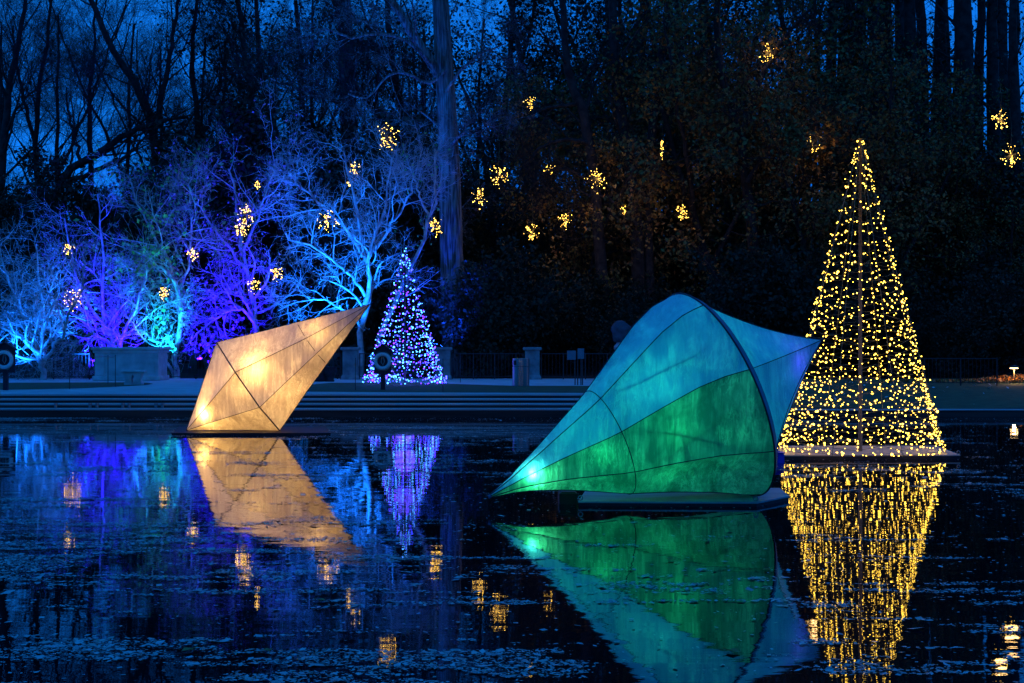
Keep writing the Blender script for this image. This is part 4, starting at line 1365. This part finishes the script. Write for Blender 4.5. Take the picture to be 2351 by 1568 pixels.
protoD = generic('tall_tree', 'tall straight dark trunk with sky showing between its neighbours', 'tree', 64, 32, 0.62, TALL, M['dark_bark'], gC, (M['dark_leaf'], 1, 0.28, 0.25, keepf(0.12)), 0.008, 0)
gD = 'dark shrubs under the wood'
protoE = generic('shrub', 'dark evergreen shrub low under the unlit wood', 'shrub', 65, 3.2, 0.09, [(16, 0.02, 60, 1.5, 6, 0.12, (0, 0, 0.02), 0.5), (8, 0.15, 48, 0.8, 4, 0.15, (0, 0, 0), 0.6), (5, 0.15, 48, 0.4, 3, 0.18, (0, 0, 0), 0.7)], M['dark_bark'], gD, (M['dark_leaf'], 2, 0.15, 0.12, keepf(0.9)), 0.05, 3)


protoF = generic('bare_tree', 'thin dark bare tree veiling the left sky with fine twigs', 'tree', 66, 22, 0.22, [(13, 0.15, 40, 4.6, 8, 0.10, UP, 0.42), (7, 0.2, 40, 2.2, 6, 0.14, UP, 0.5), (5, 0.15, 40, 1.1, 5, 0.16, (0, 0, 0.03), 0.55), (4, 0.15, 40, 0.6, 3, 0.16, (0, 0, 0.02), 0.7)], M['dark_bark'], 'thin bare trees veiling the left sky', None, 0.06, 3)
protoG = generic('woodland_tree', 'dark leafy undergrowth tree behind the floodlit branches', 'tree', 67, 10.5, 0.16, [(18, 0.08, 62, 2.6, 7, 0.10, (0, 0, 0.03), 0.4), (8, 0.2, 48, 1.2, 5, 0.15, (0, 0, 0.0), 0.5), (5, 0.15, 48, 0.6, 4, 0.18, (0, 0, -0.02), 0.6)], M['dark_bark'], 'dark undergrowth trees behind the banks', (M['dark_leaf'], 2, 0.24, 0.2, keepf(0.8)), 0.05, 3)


def place(proto, u, Y, rz, sc_, label=None, group=None, first=[set()]):
    x = (u - 1175.5) * Y / FPX
    loc = (x, Y, hill_z(x, Y) - 0.05)
    if proto.name not in first[0]:
        first[0].add(proto.name)
        proto.location = loc
        proto.rotation_euler = (0, 0, rz)
        proto.scale = (sc_,) * 3
        if label: proto['label'] = label
        return proto
    c = copy_thing(proto, loc, rz, sc_, label)
    if group: c['group'] = group
    return c


rng = np.random.default_rng(77)
# forest rows
deep = []
for Y, us in ((88, np.arange(1110, 1900, 120)), (102, np.arange(1060, 1940, 110)), (118, np.arange(1000, 1900, 240))):
    for u in us:
        if Y != 102:
            place(protoA if rng.random() < 0.5 else protoB, u + rng.normal(0, 22), Y + rng.normal(0, 2.5), rng.uniform(0, 6.28), rng.uniform(0.85, 1.15))
        else:
            deep.append((u + rng.normal(0, 22), Y + rng.normal(0, 2.5), rng.uniform(0, 6.28), rng.uniform(0.85, 1.15)))
for u in np.arange(-60, 1010, 66):
    place(protoG, u + rng.normal(0, 14), rng.uniform(74, 79), rng.uniform(0, 6.28), rng.uniform(0.8, 1.15) * (0.85 if u < 330 else 1.0))
for u in np.arange(2080, 2460, 62):
    place(protoG, u + rng.normal(0, 14), rng.uniform(74, 80), rng.uniform(0, 6.28), rng.uniform(0.75, 1.05), 'dark leafy undergrowth tree at the foot of the tall straight trunks')
for u in (-30, 150, 255, 350, 430, 530, 650, 745, 850, 960):
    place(protoF, u + rng.normal(0, 8), rng.uniform(92, 108), rng.uniform(0, 6.28), rng.uniform(0.85, 1.15))
for u in np.arange(1085, 2080, 68):
    place(protoG, u + rng.normal(0, 14), rng.uniform(75, 83), rng.uniform(0, 6.28), rng.uniform(0.6, 0.9), 'dark leafy undergrowth tree low behind the pillars and railing')
for q in deep:
    place(protoF, *q, 'thin dark bare tree deep in the unlit wood with specks of sky between', 'thin bare trees deep in the middle wood')
# autumn trees in front
for u, Y, sc_, lab in ((1330, 76, 0.9, 'dim autumn tree with brown leaves above the litter bin'), (1480, 79, 1.05, 'dim autumn tree with dark leaning limbs above the statue'),
                       (1660, 75, 1.0, 'brown-leaved autumn tree rising directly behind the green lantern'), (1800, 82, 1.15, 'tall yellowish autumn tree between the lantern and the golden cone'),
                       (1880, 72, 0.85, 'autumn tree with brown leaves just behind the golden cone'), (2060, 74, 0.85, 'autumn tree with brown leaves right of the golden cone'),
                       (2172, 76, 0.58, 'low dim autumn tree at the foot of the tall straight trunks'), (2300, 74, 0.52, 'low reddish autumn tree behind the path lamp'),
                       (2220, 84, 0.9, 'dim reddish autumn tree under the tall straight trunks')):
    place(protoC, u, Y, rng.uniform(0, 6.28), sc_, lab)
# tall trunks on the right
TALL_LABELS = ['tall dark trunk deep in the wood above the top of the green lantern', 'tall dark trunk deep in the wood right of the narrow drop-shaped star light',
               'tall straight trunk rising just left of the golden cone tip', 'tall straight trunk directly above the golden cone tip', 'tall straight trunk rising just right of the golden cone tip',
               'second tall straight trunk right of the golden cone tip', 'third tall straight trunk right of the golden cone tip', 'tall straight trunk left of the widest right-hand trunk',
               'widest of the tall straight trunks on the right', 'tall straight trunk behind the upper right-hand star light', 'tall straight trunk right at the right picture edge']
for i, (u, Y, sc_) in enumerate(((1560, 92, 0.8), (1625, 90, 0.9), (1930, 84, 1.0), (1962, 90, 0.95), (1996, 86, 0.9), (2048, 88, 0.95), (2098, 84, 1.0), (2150, 90, 1.1), (2216, 82, 1.25), (2284, 84, 0.95), (2338, 80, 0.8), (1900, 98, 1.0), (1945, 104, 1.1), (1978, 100, 1.0), (2022, 102, 1.1), (2075, 98, 1.1), (2122, 104, 1.1), (2176, 99, 1.1), (2196, 88, 1.0), (2240, 103, 1.0), (2302, 100, 1.1), (2322, 92, 0.9))):
    place(protoD, u, Y, rng.uniform(0, 6.28), sc_, TALL_LABELS[i] if i < len(TALL_LABELS) else 'farther tall dark trunk seen in the gaps between the front trunks')
for u in np.arange(880, 2420, 62):
    place(protoE, u + rng.normal(0, 15), rng.uniform(65, 74), rng.uniform(0, 6.28), rng.uniform(0.8, 1.5))

# ------------------------------------------------------------------ star lights in the trees
STARS = [
    (158, 573, 0.5, 60, 'small warm star light high in the violet branches near the left edge'),
    (167, 688, 1.0, 59.5, 'bright warm star light low above the cyan-lit trunk'),
    (442, 584, 0.55, 63, 'small warm star light between teal leaves and purple tree'),
    (375, 672, 0.55, 61, 'small warm star light inside the arching limb'),
    (565, 492, 0.85, 62, 'upper one of the two stacked warm star lights in the purple tree'),
    (557, 528, 0.85, 61.5, 'lower one of the two stacked warm star lights in the purple tree'),
    (591, 425, 0.3, 66, 'tiny warm star light glimmering at the top of the purple tree'),
    (583, 655, 0.6, 62, 'warm star light by the purple trunk just above the cream lantern'),
    (635, 627, 0.75, 62, 'warm star light hanging right of the purple trunk above the lantern'),
    (753, 507, 0.95, 60, 'large warm star light in the left boughs of the icy-blue tree'),
    (803, 422, 0.35, 66, 'tiny warm star light half hidden in the icy-blue crown'),
    (815, 385, 0.55, 66, 'dim warm star light in the top of the icy-blue crown'),
    (887, 315, 1.15, 60, 'largest warm star light, above the icy-blue tree'),
    (1000, 520, 0.75, 61, 'warm star light against the left side of the great trunk'),
    (1100, 453, 0.8, 62, 'snowflake-shaped warm star light just right of the great trunk'),
    (1145, 402, 1.0, 62, 'large warm star light upper right of the great trunk'),
    (1217, 236, 0.65, 66, 'small warm star light alone high in the dark middle wood'),
    (1264, 388, 0.65, 66, 'warm star light half hidden behind a dark curved bough'),
    (1222, 534, 0.75, 63, 'warm star light hanging lowest in the dark middle wood'),
    (1299, 507, 0.75, 63, 'warm star light above the two small signs'),
    (1370, 412, 1.05, 63, 'large warm star light over the covered statue'),
    (1432, 482, 0.35, 66, 'tiny warm star light right of the large one over the statue'),
    (1520, 340, 0.6, 64, 'narrow warm star light hanging as a drop above the green lantern top'),
    (1567, 485, 0.75, 64, 'warm star light straight above the top of the green lantern'),
    (1762, 122, 0.95, 66, 'warm star light highest in the dark right-hand wood'),
    (1864, 333, 0.75, 64, 'warm star light just left of the golden cone top'),
    (2297, 275, 0.85, 62, 'upper one of two star lights near the right picture edge'),
    (2321, 355, 0.95, 60, 'lower one of two star lights near the right picture edge'),
]
for i, (u, v, sz, Y, lab) in enumerate(STARS):
    Y += 7 if 1180 < u < 2000 else 0
    rng = np.random.default_rng(200 + i)
    c = P(u, v, Y)
    R_ = 0.50 * sz * max(1.0, Y / 63)
    t = thing('star_light', lab, 'star light', c, 'warm star lights hung in the trees')
    nr = int(13 + 18 * sz)
    d = norm(rng.normal(0, 1, (nr, 3)) * (0.85, 0.85, 1.0))
    d[0] = (0.05, -0.1, -1.25); d[1] = (0, 0, 1.05)
    if 'narrow' in lab: d = d * (0.25, 0.25, 1.5)
    if 'half hidden' in lab: d = d * (1.1, 1, 0.6)
    ln = R_ * rng.uniform(0.6, 1.05, nr)
    mb = MB()
    for k_ in range(nr):
        mb.tube([c, c + d[k_] * ln[k_]], 0.004, 3, False)
    mb.build('frame', M['wire'], t)
    MB().tube([c + (0, 0, R_ * 0.8), c + (0.03, 0, R_ + 0.6), c + (-0.02, 0.1, R_ + 1.5)], 0.005, 4).build('hanging_cord', M['wire'], t)
    fr = rng.choice([0.45, 0.75, 1.0], nr * 2)
    kk = rng.integers(0, nr, nr * 2)
    kk[:nr] = np.arange(nr); fr[:nr] = 1.0
    bp = c + d[kk] * (ln[kk] * fr)[:, None]
    V, F = bulbs_mesh(bp, 0.0135 * np.exp(rng.normal(0, 0.3, len(bp))))
    tag(obj('bulb_cluster', V, F, M['star_bulb'], t), kind='stuff')
    if sz > 0.7:
        light('star_glow', 'POINT', c + (0, -0.1, 0), (1.0, 0.55, 0.2), (1 if u < 1180 else 36) * sz, R_ * 0.6, t)

# ------------------------------------------------------------------ leaf litter floating on the pond
def vnoise(x, y, seed):
    r = np.random.default_rng(seed).uniform(0, 1, (256, 256))
    xi, yi = np.floor(x).astype(int), np.floor(y).astype(int)
    fx, fy = x - xi, y - yi
    fx, fy = fx * fx * (3 - 2 * fx), fy * fy * (3 - 2 * fy)
    g = lambda a, b: r[a % 256, b % 256]
    return (g(xi, yi) * (1 - fx) + g(xi + 1, yi) * fx) * (1 - fy) + (g(xi, yi + 1) * (1 - fx) + g(xi + 1, yi + 1) * fx) * fy


rng = np.random.default_rng(9)
N = 1500000
y = np.sqrt(rng.uniform(7.2 ** 2, 42 ** 2, N))
x = rng.uniform(-0.40, 0.40, N) * y
d = 0.36 * vnoise(x * 0.8, y * 2.4, 1) + 0.26 * vnoise(x * 2.2, y * 7.5, 2) + 0.16 * vnoise(x * 6, y * 24, 4) + 0.22 * vnoise(x * 0.13 + 40, y * 0.28, 3)
d += 0.035 * np.clip(-x / 4, -1, 1) - 0.12 * np.clip((y - 11) / 8, 0, 1) - 0.06 * np.exp(-((x - 1.0) / 1.6) ** 2 - ((y - 12) / 5) ** 2) - 0.05 * np.exp(-((x - 2.6) / 1.6) ** 2 - ((y - 14) / 4) ** 2)
thr = np.quantile(d, 0.865)
keep = (d > thr) & (rng.uniform(0, 1, N) < np.clip((d - thr) / 0.06, 0.10, 0.75))
loose = rng.uniform(0, 1, N) < 0.012
sel = np.where(keep | loose)[0][:260000]
c = np.stack([x[sel], y[sel], np.full(len(sel), 0.006)], -1)
c[:, 2] += rng.uniform(0, 0.006, len(sel))
V, F = flat_leaves(c, 0.024 * np.exp(rng.normal(0, 0.5, len(c))), rng, 0.10)
V[:, 2] = np.maximum(V[:, 2], 0.003)
tag(obj('leaf_litter', V, F, M['scum']), 'streaks of pale leaf litter floating on the dark pond', 'leaf litter', kind='stuff')


# single big leaves on the water
def big_leaf(u, v, size, label):
    Y = FPX * CAM_H / (v - 788.0)
    x = (u - 1175.5) * Y / FPX
    t = thing('floating_leaf', label, 'leaf', (x, Y, 0.01), 'curled autumn leaves floating on the pond')
    rg = random.Random(int(u))
    a0 = rg.uniform(0, 6.28)
    V = [(x, Y, 0.012)]
    n = 15
    for i in range(n):
        a = a0 + 2 * PI * i / n
        r = size * (0.62 + 0.38 * abs(math.cos(2.5 * (a - a0)))) * 0.5
        V.append((x + r * math.cos(a), Y + r * math.sin(a), 0.012 + 0.25 * r * abs(math.sin(a - a0)) ** 2))
    F = [(0, 1 + i, 1 + (i + 1) % n) for i in range(n)]
    obj('blade', V, F, M['fallen'], t)
    MB().tube([(x, Y, 0.013), (x + size * 0.7 * math.cos(a0 + PI), Y + size * 0.7 * math.sin(a0 + PI), 0.03)], 0.003, 4).build('stalk', M['fallen'], t)


for u, v, sz, lab in ((1683, 1499, 0.11, 'dark red curled leaf floating in the teal reflection'), (737, 1381, 0.09, 'brown leaf floating right of the cream reflection'),
                      (432, 1496, 0.10, 'orange leaf floating near the lower left corner'), (610, 1497, 0.08, 'brown leaf floating at the bottom, below the cream reflection'),
                      (1760, 1310, 0.08, 'small reddish leaf floating below the green reflection edge'), (1540, 1287, 0.08, 'small dark leaf on the green reflection')):
    big_leaf(u, v, sz, lab)
